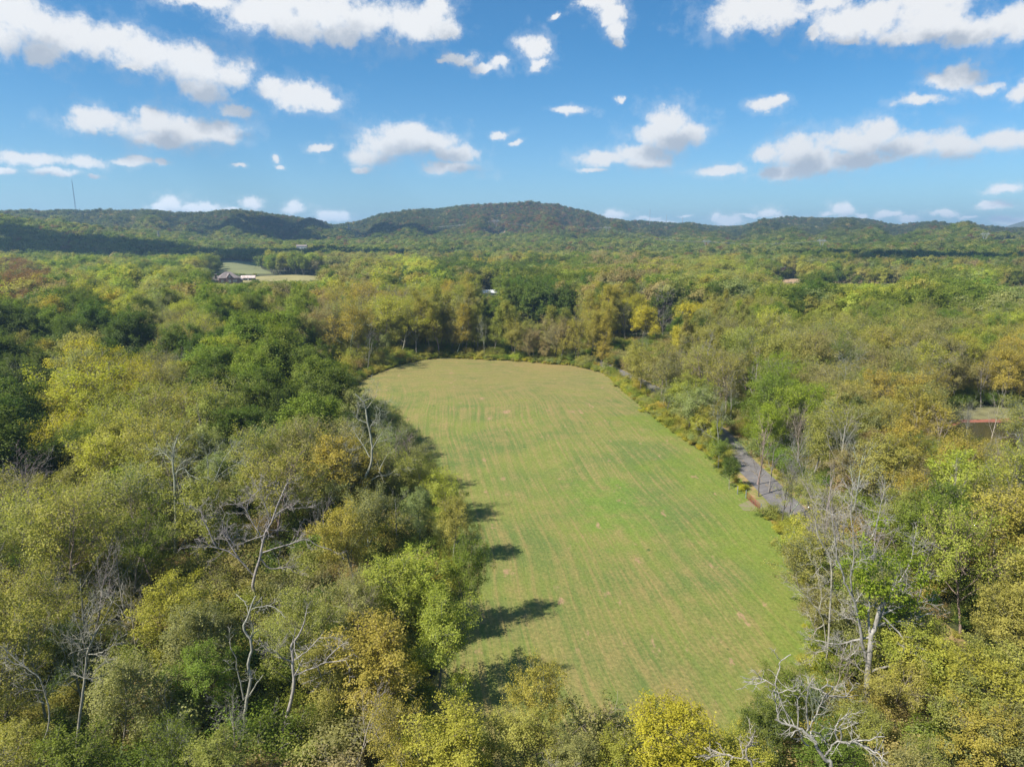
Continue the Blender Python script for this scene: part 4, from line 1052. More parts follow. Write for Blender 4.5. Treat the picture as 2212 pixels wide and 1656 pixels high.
hero('bare', 1672, 930, 11, seed=0, label="grey bare tree at the right verge of the lane", bark='grey', wide=0.9)
hero('airy', 1712, 1010, 9, 'olive', 2, 1.1, "olive thin leaved tree at the right verge of the lane")
hero('full', 2140, 1420, 10, 'lime', 0, 1.3, "lime leafy tree over the lane near the right edge")
hero('full', 2200, 1400, 10.5, 'olive', 1, 1.3, "olive leafy tree at the right edge over the lane")
hero('full', 2215, 1500, 8.5, 'dull', 2, 1.3, "dull leafy tree at the bottom right edge")
hero('airy', 1960, 1390, 8, 'olive', 1, 1.3, "olive tree covering the lane at lower right")
hero('bare', 1650, 880, 14, seed=0, label="bare tree right of the lane before the bright green trees", bark='pale', wide=0.8)
hero('bare', 425, 870, 16, seed=4, label="bare tree just left of the tallest bare one", bark='pale', wide=0.8)
hero('bare', 620, 985, 12, seed=2, label="small bare tree right of the tallest bare one", bark='grey')
hero('bare', 690, 1060, 11, seed=0, label="bare tree low between the tangled grey one and the field edge", bark='pale')
hero('bare', 170, 1000, 14, seed=3, label="bare branches through the lime tree at left", bark='grey', wide=0.8)
hero('bare', 330, 1010, 14, seed=1, label="bare tree between the yellow tree and the two stemmed one", bark='grey')
hero('bare', 2170, 1000, 15, seed=2, label="bare tree at the right edge beyond the leaning one", bark='pale', wide=0.8)
hero('bare', 2010, 1100, 13, seed=3, label="bare tree left below the leaning pale one", bark='pale', wide=0.8)
# pale bare trees
hero('bare', 22, 765, 17, seed=0, label="pale bare trunks at the left edge of the photo", bark='pale', wide=0.7)
hero('bare', 492, 808, 18, seed=1, label="tall pale bare tree in the left wood", bark='pale', wide=0.9)
hero('bare', 365, 905, 15, seed=2, label="bare tree with pale branches left of the tallest bare one", bark='pale')
hero('snag', 92, 865, 10, seed=3, label="small forked bleached snag near the left edge", bark='pale', wide=0.6)
hero('bare', 725, 985, 12, seed=3, label="grey bare tree left of the dead field edge tree", bark='pale')
hero('bare', 850, 1050, 10, seed=4, label="short bare tree among the left edge bushes", bark='grey')
hero('bare', 1498, 742, 16, seed=0, label="white bare tree by the lane", bark='pale', wide=0.85)
hero('bare', 1560, 835, 14, seed=3, label="smaller bare tree right beside the white one by the lane", bark='pale', wide=0.8)
hero('bare', 1585, 800, 13, seed=4, label="grey twiggy tree behind the lane", bark='grey')
hero('bare', 1700, 985, 11, seed=2, label="bare tree standing over the lane near the red gate", bark='dark', wide=0.8)
hero('bare', 1722, 950, 12.5, seed=1, label="grey bare tree right of the one over the lane", bark='grey', wide=0.7)
hero('bare', 1765, 930, 14, seed=3, label="left one of the pale twiggy thicket trees", bark='pale')
hero('bare', 1822, 860, 17, seed=2, label="tallest of the pale twiggy thicket trees", bark='pale')
hero('bare', 1860, 930, 15, seed=0, label="right one of the pale twiggy thicket trees", bark='pale')
hero('bare', 1800, 985, 14, seed=4, label="lowest pale twiggy thicket tree", bark='pale')
hero('bare', 2068, 985, 15, seed=4, label="leaning pale bare tree in the right wood", bark='pale', wide=0.8)
hero('bare', 2105, 840, 14, seed=1, label="white bare tree in front of the clay bank", bark='pale', wide=0.7)
hero('bare', 2160, 830, 15, seed=3, label="white bare tree beside the pond", bark='pale', wide=0.8)
hero('bare', 1940, 1000, 13, seed=1, label="bare tree between the thicket and the leaning pale tree", bark='pale', wide=0.8)
hero('bare', 150, 1290, 12, seed=2, label="low pale branching tree in the bottom left wood", bark='grey')
hero('bare', 60, 1330, 12, seed=4, label="low pale branching tree at the left edge", bark='grey')
hero('bare', 250, 1140, 12, seed=0, label="half hidden bare tree in the left wood", bark='grey')
hero('bare', 1250, 680, 20, seed=0, label="tall bare tree in the belt behind the meadow", bark='pale', wide=0.5)
hero('bare', 790, 690, 20, seed=3, label="bare white stemmed tree at the left of the belt", bark='pale', wide=0.6)
hero('bare', 1045, 670, 20, seed=1, label="thin bare tree in the middle of the belt", bark='pale', wide=0.5)
hero('bare', 1405, 590, 18, seed=2, label="cluster of white bare stems beyond the belt", bark='pale', wide=0.9)
hero('bare', 1440, 575, 18, seed=4, label="white bare tree beyond the belt, the right one", bark='pale', wide=0.7)
hero('bare', 1620, 745, 15, seed=3, label="bare twigs above the bright green trees", bark='pale')
hero('bare', 310, 690, 16, seed=1, label="pale leafless tree at the back of the left wood", bark='pale')

# trees whose limbs can be followed one by one: built along their surveyed limbs
def limb_tree(name, y0, conv, trunkpath, limbs, label, cat='tree', bark='pale', rad=0.2, twigs=3, blobs=(), leafcol='bright', seed=1, group="dead trees", toground=True, kidL=1.6):
    g = random.Random(seed)
    def w(zx, zy, dy=0.0):
        u, v = conv(zx, zy); d = ray(u, v); t = (y0 + dy) / d[1]
        return Vector((d[0] * t, y0 + dy, H + d[2] * t))
    tp = [w(*p) for p in trunkpath]
    zg = tz1(tp[0].x, y0)
    if toground and tp[0].z > zg + 0.3:
        n0 = 4; a = Vector((tp[0].x + g.uniform(-.5, .5), y0 + 0.4, zg - 0.3))
        tp = [a.lerp(tp[0], k / n0) for k in range(n0)] + tp
    org = Vector((tp[0].x, tp[0].y, zg))
    root = empty(name, org)
    bk = tuple(q * g.uniform(.95, 1.1) for q in BARK[bark][:3]) + (1,)
    def dens(pts, r0, r1, wob):
        out_ = []; n = len(pts); L = 0
        for i in range(n - 1):
            p0 = pts[max(i - 1, 0)]; p1 = pts[i]; p2 = pts[i + 1]; p3 = pts[min(i + 2, n - 1)]
            for k in range(3):
                t = k / 3
                q = 0.5 * (2 * p1 + (p2 - p0) * t + (2 * p0 - 5 * p1 + 4 * p2 - p3) * t * t + (3 * p1 - p0 - 3 * p2 + p3) * t ** 3)
                out_.append(q + rvec(g) * wob)
        out_.append(pts[-1].copy()); m_ = len(out_)
        return out_, [r0 + (r1 - r0) * k / (m_ - 1) for k in range(m_)]
    def twiggy(pts, rads, n, L):
        T = spec(lev=3, leaf=9, kids=[0, 4, 3, 0], seg=[.5, .35, .28, .25], refL=[2, 1.4, .8, .5], rat=[.5, .55, .6, .6], wig=[.1, .16, .2, .2], up=[0, .04, 0, 0], rmin=0.018, rr=[.6, .7, .7, .7], ang=[45, 40, 40, 40])
        S = dict(g=g, T=T, br=[], an=[])
        for _ in range(n):
            i = int(len(pts) * (0.3 + 0.7 * g.random())); i = min(max(i, 1), len(pts) - 1)
            d = (pts[i] - pts[i - 1]).normalized()
            d = (d * 0.5 + rvec(g) * 0.55 + Vector((0, 0, 0.15))).normalized()
            grow(S, pts[i] - org, d, L * g.uniform(.5, 1.2), max(0.02, min(0.05, rads[i] * .5)), 1)
        return S['br']
    rad *= 0.62
    pts, rads = dens(tp, rad, rad * 0.35, 0.02)
    brs = [(0, [q - org for q in pts], rads)] + twiggy(pts[len(pts) // 2:], rads[len(pts) // 2:], twigs * 2, kidL)
    V_, Q_ = tubes(brs, [9, 5, 4, 3]); link('trunk', mesh_np('trunk', V_, Q_, M_BARK, smooth=True), root, color=bk)
    for j, lb in enumerate(limbs):
        dj = g.uniform(-1.2, 1.2) if len(lb) > 3 else g.uniform(-.5, .5)
        n = len(lb); ps = [w(p[0], p[1], 0.0) for p in lb]
        for k in range(1, n): ps[k] = w(lb[k][0], lb[k][1], dj * k / (n - 1) * 1.5)
        # thick where it leaves a thick stem
        d0 = min(range(len(pts)), key=lambda i: (pts[i] - ps[0]).length)
        r0 = min(rads[d0] * 0.55, 0.035 + 0.010 * sum((ps[k + 1] - ps[k]).length for k in range(n - 1)) * 1.6)
        lp, lr = dens(ps, r0, 0.028, 0.025)
        brs = [(1, [q - org for q in lp], lr)] + twiggy(lp, lr, twigs + n // 2 + (2 if twigs else 0), kidL)
        V_, Q_ = tubes(brs, [9, 6, 4, 3]); link('limb', mesh_np('limb', V_, Q_, M_BARK, smooth=True), root, color=bk)
    if blobs:
        an = []; nl = 0
        for zx, zy, r_, n_ in blobs:
            c_ = w(zx, zy, g.uniform(-1, 1)) - org; nl += n_
            for _ in range(max(6, n_ // 18)): an.append(c_ + rvec(g).normalized() * r_ * g.random() ** .4)
        r2 = np.random.default_rng(seed)
        LV, LQ, LR = leaves(an, nl, 0.26, 0.28, r2, outb=0.4)
        link('crown', mesh_np('crown', LV, LQ, M_LEAF, attr=LR), root, color=PAL[leafcol])
    USED[label] = 1
    tag(root, label, cat, group)
    return root
cA = lambda x, y: (x / 3.0, 1179.7 + y / 3.0)
cC = lambda x, y: (1474.7 + x / 3.0, 1179.7 + y / 3.0)
cE = lambda x, y: (737.3 + x / 3.0, 774.2 + y / 3.0)
cL = lambda x, y: (x / 3.0, 811.0 + y / 3.0)
limb_tree('dead_tree', 52, cA, [(1580, 1330), (1580, 1180), (1590, 1050), (1610, 950), (1625, 850), (1608, 760), (1630, 670), (1622, 600), (1590, 560), (1578, 510), (1610, 450), (1635, 370), (1660, 320)],
          [[(1622, 600), (1650, 560), (1680, 535)], [(1622, 590), (1640, 540), (1628, 495)], [(1610, 440), (1600, 390), (1570, 345), (1530, 310)], [(1580, 990), (1560, 880), (1535, 780), (1530, 720), (1490, 660)], [(1620, 960), (1665, 890), (1705, 830)], [(1625, 410), (1680, 390), (1750, 385), (1800, 410), (1850, 460)], [(1640, 400), (1690, 340), (1695, 330)]],
          "crooked pale dead trunk rising from bushes in the lower left", rad=0.26, twigs=0, seed=3)
limb_tree('dead_tree', 52, cA, [(1790, 1310), (1830, 1190), (1860, 1110), (1885, 1000), (1905, 880), (1900, 800), (1893, 700), (1890, 640), (1920, 600), (1945, 560), (1975, 480)],
          [[(1910, 840), (1980, 800), (2060, 775), (2110, 750), (2170, 745), (2240, 735)], [(2110, 750), (2150, 690), (2212, 640), (2260, 620)], [(1900, 740), (1960, 700), (2020, 650), (2060, 600), (2100, 590)], [(1910, 840), (1945, 770), (1965, 720)], [(1895, 745), (1830, 720), (1790, 690), (1750, 690)], [(2060, 775), (2080, 840), (2110, 880)]],
          "leaning pale dead trunk just right of the crooked one", rad=0.30, twigs=2, seed=4)
limb_tree('dead_tree', 33, cC, [(960, 1429), (930, 1390), (880, 1320), (860, 1270), (800, 1210), (750, 1175), (690, 1155), (640, 1140), (600, 1120)],
          [[(690, 1150), (670, 1080), (640, 1010), (620, 950), (600, 900), (610, 850), (630, 780), (635, 740), (700, 700)], [(600, 900), (540, 870), (490, 855), (440, 860)], [(545, 870), (500, 885), (455, 890)], [(620, 950), (660, 935), (730, 935)], [(800, 1195), (830, 1150), (870, 1090), (900, 1010), (930, 950)],
           [(930, 960), (900, 930), (830, 910)], [(920, 970), (980, 975), (1060, 970)], [(900, 920), (940, 895), (970, 920)], [(815, 1190), (810, 1100), (800, 1010), (820, 910), (850, 850)], [(915, 1370), (960, 1310), (1000, 1260), (1060, 1275), (1110, 1260), (1180, 1255), (1260, 1235), (1310, 1230)],
           [(1005, 1262), (990, 1180), (1010, 1130), (1070, 1080)], [(1030, 1270), (1025, 1200), (1022, 1160)], [(1110, 1260), (1180, 1300), (1260, 1340), (1310, 1390)], [(1180, 1290), (1240, 1325), (1270, 1320)], [(860, 1270), (830, 1200), (880, 1210), (910, 1240), (900, 1270)], [(810, 1285), (780, 1260), (770, 1220), (745, 1190), (700, 1235)], [(610, 1125), (615, 1080), (600, 1000), (595, 930)], [(745, 1175), (750, 1060), (740, 970)]],
          "white dead tree with curling limbs at bottom right", rad=0.22, twigs=2, seed=5, kidL=1.0)
limb_tree('dead_tree', 31, cC, [(455, 1440), (420, 1380), (410, 1330), (430, 1280), (450, 1240)],
          [[(420, 1370), (360, 1370), (300, 1350), (220, 1330), (160, 1300)], [(330, 1360), (290, 1400), (260, 1440)], [(390, 1375), (385, 1320)], [(300, 1352), (250, 1350), (190, 1360), (140, 1350)], [(430, 1285), (470, 1290)], [(240, 1335), (200, 1345), (170, 1370)]],
          "small white dead tree cut by the bottom edge of the photo", rad=0.14, twigs=2, seed=6, kidL=0.9)
limb_tree('dead_tree', 98, cE, [(130, 880), (150, 780), (190, 690), (200, 600), (190, 500), (170, 420), (160, 340), (140, 280), (90, 230)],
          [[(165, 320), (200, 280), (225, 240)], [(195, 600), (220, 550), (250, 500), (270, 470)], [(185, 640), (140, 560), (100, 500), (80, 450)], [(170, 420), (120, 400), (95, 380)], [(160, 810), (240, 760), (290, 760), (340, 730), (390, 690)], [(185, 460), (200, 420), (215, 400)], [(150, 780), (60, 740), (0, 690), (-60, 640)], [(60, 740), (20, 660), (40, 580)], [(270, 762), (250, 720), (300, 620)]],
          "dead tree with forked top by the left field edge", rad=0.42, twigs=2, seed=7, kidL=2.6)
limb_tree('bare_tree', 84, cL, [(1130, 1280), (1135, 1100), (1140, 950), (1135, 800), (1130, 660), (1120, 560), (1130, 470), (1150, 400)],
          [[(1130, 1180), (1210, 1040), (1280, 880), (1340, 760), (1390, 680), (1480, 600), (1560, 560)], [(1110, 775), (1020, 760), (880, 740)], [(1140, 650), (1170, 570), (1210, 545)], [(1140, 820), (1200, 835), (1260, 830)], [(1120, 560), (1060, 500), (1000, 520)], [(1130, 640), (1180, 600), (1230, 640), (1300, 680)], [(1390, 680), (1440, 560), (1500, 480)], [(1340, 760), (1350, 640), (1340, 520)]],
          "pale bare tree with a leaning second stem in the left wood", rad=0.34, twigs=4, seed=8, kidL=2.6, group="bare pale trees in the woods")
limb_tree('bare_tree', 72, cL, [(1640, 1340), (1680, 1200), (1700, 1100), (1720, 1020), (1760, 950), (1800, 840), (1860, 700)],
          [[(1700, 1080), (1680, 1020), (1640, 960), (1600, 880), (1560, 830)], [(1715, 1030), (1660, 1050), (1580, 1080), (1520, 1100)], [(1650, 1300), (1560, 1200), (1480, 1140), (1380, 1110), (1300, 1110), (1260, 1060)], [(1400, 1110), (1350, 1000), (1310, 920), (1300, 850)], [(1690, 1150), (1780, 1120), (1880, 1090), (1980, 1060), (2060, 1100), (2150, 1130)], [(1740, 980), (1740, 900), (1700, 800)], [(1780, 900), (1850, 860), (1880, 850)], [(1600, 880), (1620, 800), (1680, 740)], [(1520, 1100), (1480, 1040), (1450, 960)], [(1560, 1200), (1440, 1000), (1460, 900)], [(1690, 1190), (1750, 1250), (1850, 1240), (1920, 1280)]],
          "tangled grey tree of twisting limbs in the left wood", rad=0.36, twigs=6, seed=9, kidL=2.4, group="bare pale trees in the woods", bark='pale')
limb_tree('bare_tree', 44, cA, [(500, 1380), (510, 1180), (530, 1000), (550, 850), (560, 720), (590, 620), (650, 510)],
          [[(560, 720), (540, 600), (480, 430)], [(590, 640), (560, 520), (600, 440)], [(570, 700), (640, 690), (700, 670)], [(545, 850), (590, 860)], [(270, 1300), (320, 1130), (300, 980), (260, 860), (180, 790), (90, 720), (20, 650)], [(180, 790), (100, 760), (40, 720)], [(650, 510), (700, 420), (740, 330)]],
          "mottled grey trunk leaning in the bottom left corner", rad=0.24, twigs=4, seed=10, kidL=1.7, group="bare pale trees in the woods", bark='grey')
limb_tree('leafy_tree', 57, cC, [(1195, 1040), (1195, 900), (1200, 800), (1215, 680), (1220, 580), (1240, 540), (1265, 450), (1280, 390), (1330, 340), (1380, 240)],
          [[(1218, 600), (1205, 480), (1210, 350), (1200, 200), (1180, 60), (1190, -80)], [(1200, 760), (1160, 620), (1150, 520), (1130, 430), (1100, 330), (1050, 230), (1030, 150), (1000, 60), (980, -100), (950, -250)], [(1210, 815), (1300, 780), (1400, 760), (1500, 725), (1590, 765)], [(1400, 765), (1430, 830), (1475, 860), (1470, 930), (1520, 945)],
           [(1200, 830), (1165, 810), (1110, 760), (1060, 730), (990, 700)], [(1245, 520), (1340, 490), (1480, 480), (1580, 440), (1640, 420)], [(1290, 440), (1400, 390), (1500, 365), (1640, 345)], [(1215, 590), (1100, 610), (1000, 630), (850, 605)], [(1150, 560), (1130, 480), (1050, 465)], [(1100, 330), (1090, 200), (1110, 60), (1100, -120)], [(1290, 450), (1400, 560), (1440, 620), (1460, 690)],
           [(1330, 340), (1420, 200), (1480, 100), (1500, -40)], [(1060, 730), (1110, 690), (1150, 640)], [(1180, 60), (1120, -60), (1090, -200), (1100, -330)], [(1190, 0), (1250, -120), (1280, -260)], [(1220, 560), (1300, 420), (1330, 330), (1420, 260), (1560, 210)]],
          "big pale forked tree with bright green tufts, lower right", rad=0.50, twigs=5, seed=11, kidL=2.3, blobs=[(1200, 160, 1.2, 420), (1290, 130, 1.1, 350), (1240, 260, 1.2, 450), (1330, 290, 1.2, 480), (1420, 270, 1.1, 380), (1450, 350, 1.0, 300), (1170, 390, .9, 260), (1560, 220, .9, 220), (1400, 120, 1.0, 300), (1180, -30, .8, 160), (1260, -180, .9, 200), (1350, 450, .9, 240), (1080, 250, .7, 120), (1500, 100, .8, 160), (1600, 330, .8, 150)], leafcol='bright', group="leafy trees of the woods")
limb_tree('bare_tree', 62, cC, [(940, 680), (950, 500), (960, 300), (965, 180), (950, 60), (900, -20), (870, -100), (860, -200)],
          [[(930, 660), (915, 500), (880, 420), (830, 360), (770, 290), (720, 250)], [(962, 270), (1010, 340), (1060, 430), (1100, 480)], [(965, 200), (900, 130), (850, 190)], [(950, 60), (1000, -60), (990, -180)], [(915, 500), (860, 540), (830, 460)], [(930, 670), (870, 690), (820, 740)], [(880, 420), (900, 340), (890, 250)]],
          "twin slim pale stems at the right field edge", rad=0.22, twigs=5, seed=12, kidL=2.0, group="bare pale trees in the woods")

# ------------------------------------------------------------------ fill trees: the largest 300 leafy ones as things, the rest in the woodland mass
def clash(t):
    for q in HEROES:
        if (q['x'] - t['x']) ** 2 + (q['y'] - t['y']) ** 2 < (3.2 if q['form'] != 'bare' else 1.5) ** 2: return True
        # keep what stands in front of a picked-out bare tree low
        if q['form'] in ('bare', 'snag') and abs(q['u'] - t['u']) < 34 and t['d'] < q['d'] and t['v'] - 12 < q['v'] + 150 and t['v'] > q['v'] - 60 and t['form'] != 'bare': return True
        if (q['form'] == 'dense' or q['col'] == 'yellow') and abs(q['u'] - t['u']) < 72 and t['d'] < q['d'] and q['v'] - 40 < t['v'] < q['v'] + 55 and q['h'] > 14: return True
    return False
KEEP = [(505, 575, 1230, 1590, 52), (585, 760, 1320, 1600, 52), (1590, 1925, 1400, 1656, 34), (1500, 1650, 1585, 1700, 31), (755, 880, 840, 1060, 98), (290, 520, 980, 1235, 84), (420, 720, 1040, 1250, 72), (150, 260, 1330, 1600, 44),
        (0, 110, 1380, 1500, 44), (1730, 2030, 1100, 1530, 57), (1710, 1810, 1180, 1400, 62)]
def hides(t):
    top = proj(t['x'], t['y'], t['z'] + t['h'])[1]
    for a, b_, c_, d_, dist in KEEP:
        if t['y'] < dist - 1 and t['y'] > 20 and a - 10 < t['u'] < b_ + 10 and top < d_ - 30 and top > c_ - 260: return True
    return False
kept = []
for t in near:
    if clash(t): continue
    if t['form'] != 'bare' and hides(t):
        t['form'] = 'shrub'; t['pr'] = PROTO['shrub'][int(rs.integers(0, 4))]; t['h'] = float(rs.uniform(3.0, 4.6)); t['s'] = t['h'] / t['pr']['h']; t['r'] = t['pr']['r'] * t['s']; t['wide'] = 1.3
        uu, vv, _ = proj(t['x'], t['y'], t['z'] + t['h'] * .7); t['u'] = float(uu); t['v'] = float(vv)
    kept.append(t)
kept.sort(key=lambda t: -t['h'] / t['d'])
nleaf = sum(1 for q in HEROES if NAMEW[q['form']] == 'leafy_tree')
nsh = 0; rest = []
for t in kept:
    nm = NAMEW[t['form']]
    vis = t['inview'] and -20 < t['u'] < 2232 and t['v'] < 1690
    if not vis: rest.append(t); continue
    if nm == 'leafy_tree':
        if nleaf >= 290: rest.append(t); continue
        nleaf += 1
    if nm == 'bare_tree' and t['d'] > 190: rest.append(t); continue
    if nm == 'shrub':
        if nsh >= 110: rest.append(t); continue
        nsh += 1
    place(t)

finish_labels()
# the woodland that nobody could count: everything farther off, out to the crest of the hills
FI = {n: i for i, n in enumerate(['mid_a', 'mid_b', 'mid_c', 'mid_d', 'mid_e', 'mid_f', 'mid_g', 'mid_h', 'zfar_a', 'zfar_b', 'zfar_c', 'zfar_d', 'zshrub_a', 'zshrub_b', 'zshrub_c'])}
FORM2 = {'dense': [0], 'full': [1, 2], 'airy': [3, 3, 4], 'vase': [4], 'poplar': [5], 'cedar': [7], 'pine': [7], 'bare': [6], 'snag': [6], 'shrub': [12, 13, 14]}
NEAR2 = {'dense': [15], 'full': [16, 17], 'airy': [18, 19], 'vase': [20], 'poplar': [21], 'bare': [22], 'snag': [22], 'pine': [23], 'cedar': [24]}
pts = []; ids = []; rot = []; scl = []; tin = []
def addp(x, y, z, i, s, w, c):
    pts.append((x, y, z)); ids.append(i); rot.append(rs.uniform(0, 6.28)); scl.append((s * w, s * w, s)); tin.append(c)
for t in rest:
    i = FORM2[t['form']][int(rs.integers(0, len(FORM2[t['form']])))]
    if t['d'] < 335 and t['form'] != 'shrub': i = NEAR2[t['form']][int(rs.integers(0, len(NEAR2[t['form']])))]
    addp(t['x'], t['y'], t['z'], i, t['h'] / FAR_H[i], t['wide'], jitcol(t['col']))
# middle distance
X, Y = hexgrid(330, 900, 8.6)
k = ~open_ground(X, Y, 0, 0); X, Y = X[k], Y[k]; Z = tz(X, Y)
U0, V0, D0 = proj(X, Y, Z + 16)
zone = np.sin(X * 0.011 + 1.7) + np.sin(Y * 0.009 + X * 0.004) + 0.6 * np.sin(X * 0.031 - Y * 0.023)
MIDC = ['green', 'olive', 'sage', 'lime', 'green', 'olive', 'dull', 'deep', 'green', 'brown', 'gold', 'sage']
si = stamp_of(U0, V0, 45, len(X))
for i in range(len(X)):
    h = 19 * rs.uniform(0.7, 1.25)
    near_st = math.hypot((STU[si[i], 0] - U0[i]) * 0.62, STU[si[i], 1] - V0[i]) < 45
    f = int(rs.integers(0, 8))
    if f == 6 and rs.random() < 0.6: f = 1
    if f == 7 and zone[i] < 0.5: f = 2
    c_ = MIDC[int(min(11, max(0, (zone[i] + 2.6) / 5.2 * 12 + rs.normal(0, 2.2))))] if rs.random() > 0.15 else MIDC[int(rs.integers(0, 12))]
    if near_st and rs.random() < 0.75: c_ = ST[si[i]][3]; f = {'dense': 0, 'full': 1, 'airy': 3, 'poplar': 5}.get(ST[si[i]][2], f)
    r_ = float(np.hypot(X[i], Y[i])); w_ = rs.uniform(0.9, 1.4)
    (ul, ur), (vt, _), _ = proj([X[i] - 4, X[i] + 4], [Y[i]] * 2, [Z[i] + h] * 2)
    low = False
    for a, b_, vm, rm in WINDOWS:
        if ur > a and ul < b_ and r_ < rm and vt < vm:
            hmax = h
            while h > 2.5 and float(proj(X[i], Y[i], Z[i] + h)[1]) < vm: h *= 0.85
            low = h <= 2.5
    if low: continue
    addp(X[i], Y[i], Z[i], f, h / FAR_H[f], w_ * (1.0 if h > 9 else 1.6), jitcol(c_, 0.2))
# far valley and hills
X, Y = hexgrid(900, 3000, 9.6, amax=42)
k = ~open_ground(X, Y, 0, 0)
A_ = np.degrees(np.arctan2(X, Y)); r_ = np.hypot(X, Y)
k &= r_ < np.interp(A_, _ra, _rr) + 130
X, Y = X[k], Y[k]; Z = tz(X, Y); n = len(X)
U0, V0, D0 = proj(X, Y, Z + 10)
zone = np.sin(X * 0.006 + 0.7) + np.sin(Y * 0.007 + X * 0.003) + 0.7 * np.sin(X * 0.021 - Y * 0.017) + rs.normal(0, 0.9, n)
cols = ['deep', 'green', 'green', 'olive', 'green', 'sage', 'green', 'olive', 'deep', 'dull']
pal = np.array([PAL[c_] for c_ in cols]); ci_ = np.clip(((zone + 3.2) / 6.4 * 10).astype(int), 0, 9)
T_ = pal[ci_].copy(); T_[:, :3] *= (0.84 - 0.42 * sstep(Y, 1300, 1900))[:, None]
autumn = (rs.random(n) < 0.05 + 0.30 * np.exp(-((U0 - 1120) / 170) ** 2) * (V0 < 505)); T_[autumn] = np.array([0.20, 0.105, 0.05, 0.2]); 
aut2 = rs.random(n) < 0.03; T_[aut2] = np.array(PAL['brown'])
T_[:, :3] *= rs.uniform(0.78, 1.22, (n, 1)); T_[:, 3] *= 0.35
F_ = rs.integers(8, 12, n)
Hh = 15 * rs.uniform(0.72, 1.25, n)
for i in range(n):
    (u_, vt, _) = (U0[i], V0[i], 0)
    skip = False
    for a, b_, vm, rm in WINDOWS:
        if b_ > u_ - 3 and a < u_ + 3 and r_[0] < rm and False: skip = True
    s = Hh[i] / FAR_H[F_[i]]
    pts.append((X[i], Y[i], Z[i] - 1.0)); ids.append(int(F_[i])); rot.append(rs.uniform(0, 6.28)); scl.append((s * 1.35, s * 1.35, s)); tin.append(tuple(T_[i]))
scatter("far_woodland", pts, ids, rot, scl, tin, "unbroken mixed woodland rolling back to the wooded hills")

# undergrowth beneath and between the near trees
pts = []; ids = []; rot = []; scl = []; tin = []
X, Y = hexgrid(20, 300, 3.4, amax=42)
e = pdist(X, Y, FIELD); k = ~open_ground(X, Y, 0.6, 4.6); X, Y, e = X[k], Y[k], e[k]; Z = tz(X, Y)
U0, V0, D0 = proj(X, Y, Z + 2)
for i in range(len(X)):
    h = rs.uniform(1.6, 4.6) * (0.55 if e[i] < 3 else 1.0)
    if into_field(X[i], Y[i], Z[i], h, h * 0.5): h *= 0.45
    uu, vv, _ = proj(X[i], Y[i], Z[i] + h)
    blk = False
    for cu, cv, cr in OPEN_DISCS:
        if math.hypot(uu - cu, (vv - cv)) < cr * 1.15: blk = True
    if blk: continue
    c_ = ('dull', 'olive', 'green', 'deep', 'olive', 'brown', 'green', 'sage')[int(rs.integers(0, 8))]
    if e[i] < 4: c_ = ('lime', 'olive', 'gold', 'green')[int(rs.integers(0, 4))]
    addp(X[i], Y[i], Z[i], int(rs.integers(12, 15)), h / 4.4, rs.uniform(1.0, 1.5), jitcol(c_, .25))
scatter("undergrowth", pts, ids, rot, scl, tin, "tangled undergrowth filling the floor of the woods")
# weedy rim: knee-high growth along the meadow's edge and the lane
pts = []; ids = []; rot = []; scl = []; tin = []
def rim(line, closed, step, offs, hs, cols_):
    n = len(line)
    for i in range(n if closed else n - 1):
        a = Vector(line[i]); b_ = Vector(line[(i + 1) % n]); L = (b_ - a).length; nm = Vector(((b_ - a).y, -(b_ - a).x)).normalized()
        if a.length > 290: continue
        for j in range(max(1, int(L / step))):
            q = a + (b_ - a) * ((j + rs.random()) / max(1, int(L / step))) + nm * float(rs.normal(offs, 0.7))
            uu, vv, _ = proj(q.x, q.y, 0.5)
            if any(math.hypot(uu - cu, vv - cv) < cr for cu, cv, cr in OPEN_DISCS): continue
            if abs(q.y - gy0) < 3.5 and 36 < q.x < 44: continue
            h = rs.uniform(*hs)
            addp(q.x, q.y, tz1(q.x, q.y), int(rs.integers(12, 15)), h / 4.4, rs.uniform(1.0, 1.7), jitcol(cols_[int(rs.integers(0, len(cols_)))], .2))
cw = sum((FIELD[i][0] * FIELD[(i + 1) % len(FIELD)][1] - FIELD[(i + 1) % len(FIELD)][0] * FIELD[i][1]) for i in range(len(FIELD)))
sgn = 1 if cw > 0 else -1
rim(FIELD, True, 0.7, 0.4 * sgn, (0.4, 1.3), ['olive', 'lime', 'gold', 'yellow', 'lime'])
rim(FIELD, True, 1.0, 1.6 * sgn, (0.9, 2.6), ['olive', 'green', 'lime', 'sage'])
rim(RL, False, 1.1, 3.9, (0.3, 0.9), ['olive', 'gold', 'lime']); rim(RL, False, 1.1, -3.9, (0.3, 0.9), ['olive', 'gold', 'lime'])
scatter("rough_weeds", pts, ids, rot, scl, tin, "ragged weeds along the rim of the meadow and the lane")

# ------------------------------------------------------------------ the red gate at the meadow
m_red = plain("rusty_red_paint", (0.22, 0.055, 0.04), 0.6, 0, 0.35, 3); m_post = plain("weathered_post", (0.19, 0.20, 0.19), 0.9, 0, 0.3, 4)
ga = Vector((0.894 * H, 2.447 * H)); gb = Vector((0.9016 * H, 2.334 * H)); z0 = tz1(ga.x, ga.y)
gr = empty("farm_gate", (ga.x, ga.y, z0)); tag(gr, "rusty red tubular field gate between the lane and the meadow", "gate")
gd = gb - ga
for k in range(6):
    m_ = MB(); zz = 0.22 + 0.2 * k; m_.bar((0, 0, zz), (gd.x, gd.y, zz), 0.034, 6); m_.build("rail", m_red, gr)
for f in (0.0, 0.33, 0.66, 1.0):
    m_ = MB(); m_.bar((gd.x * f, gd.y * f, 0.18), (gd.x * f, gd.y * f, 1.26), 0.034, 6); m_.build("upright", m_red, gr)
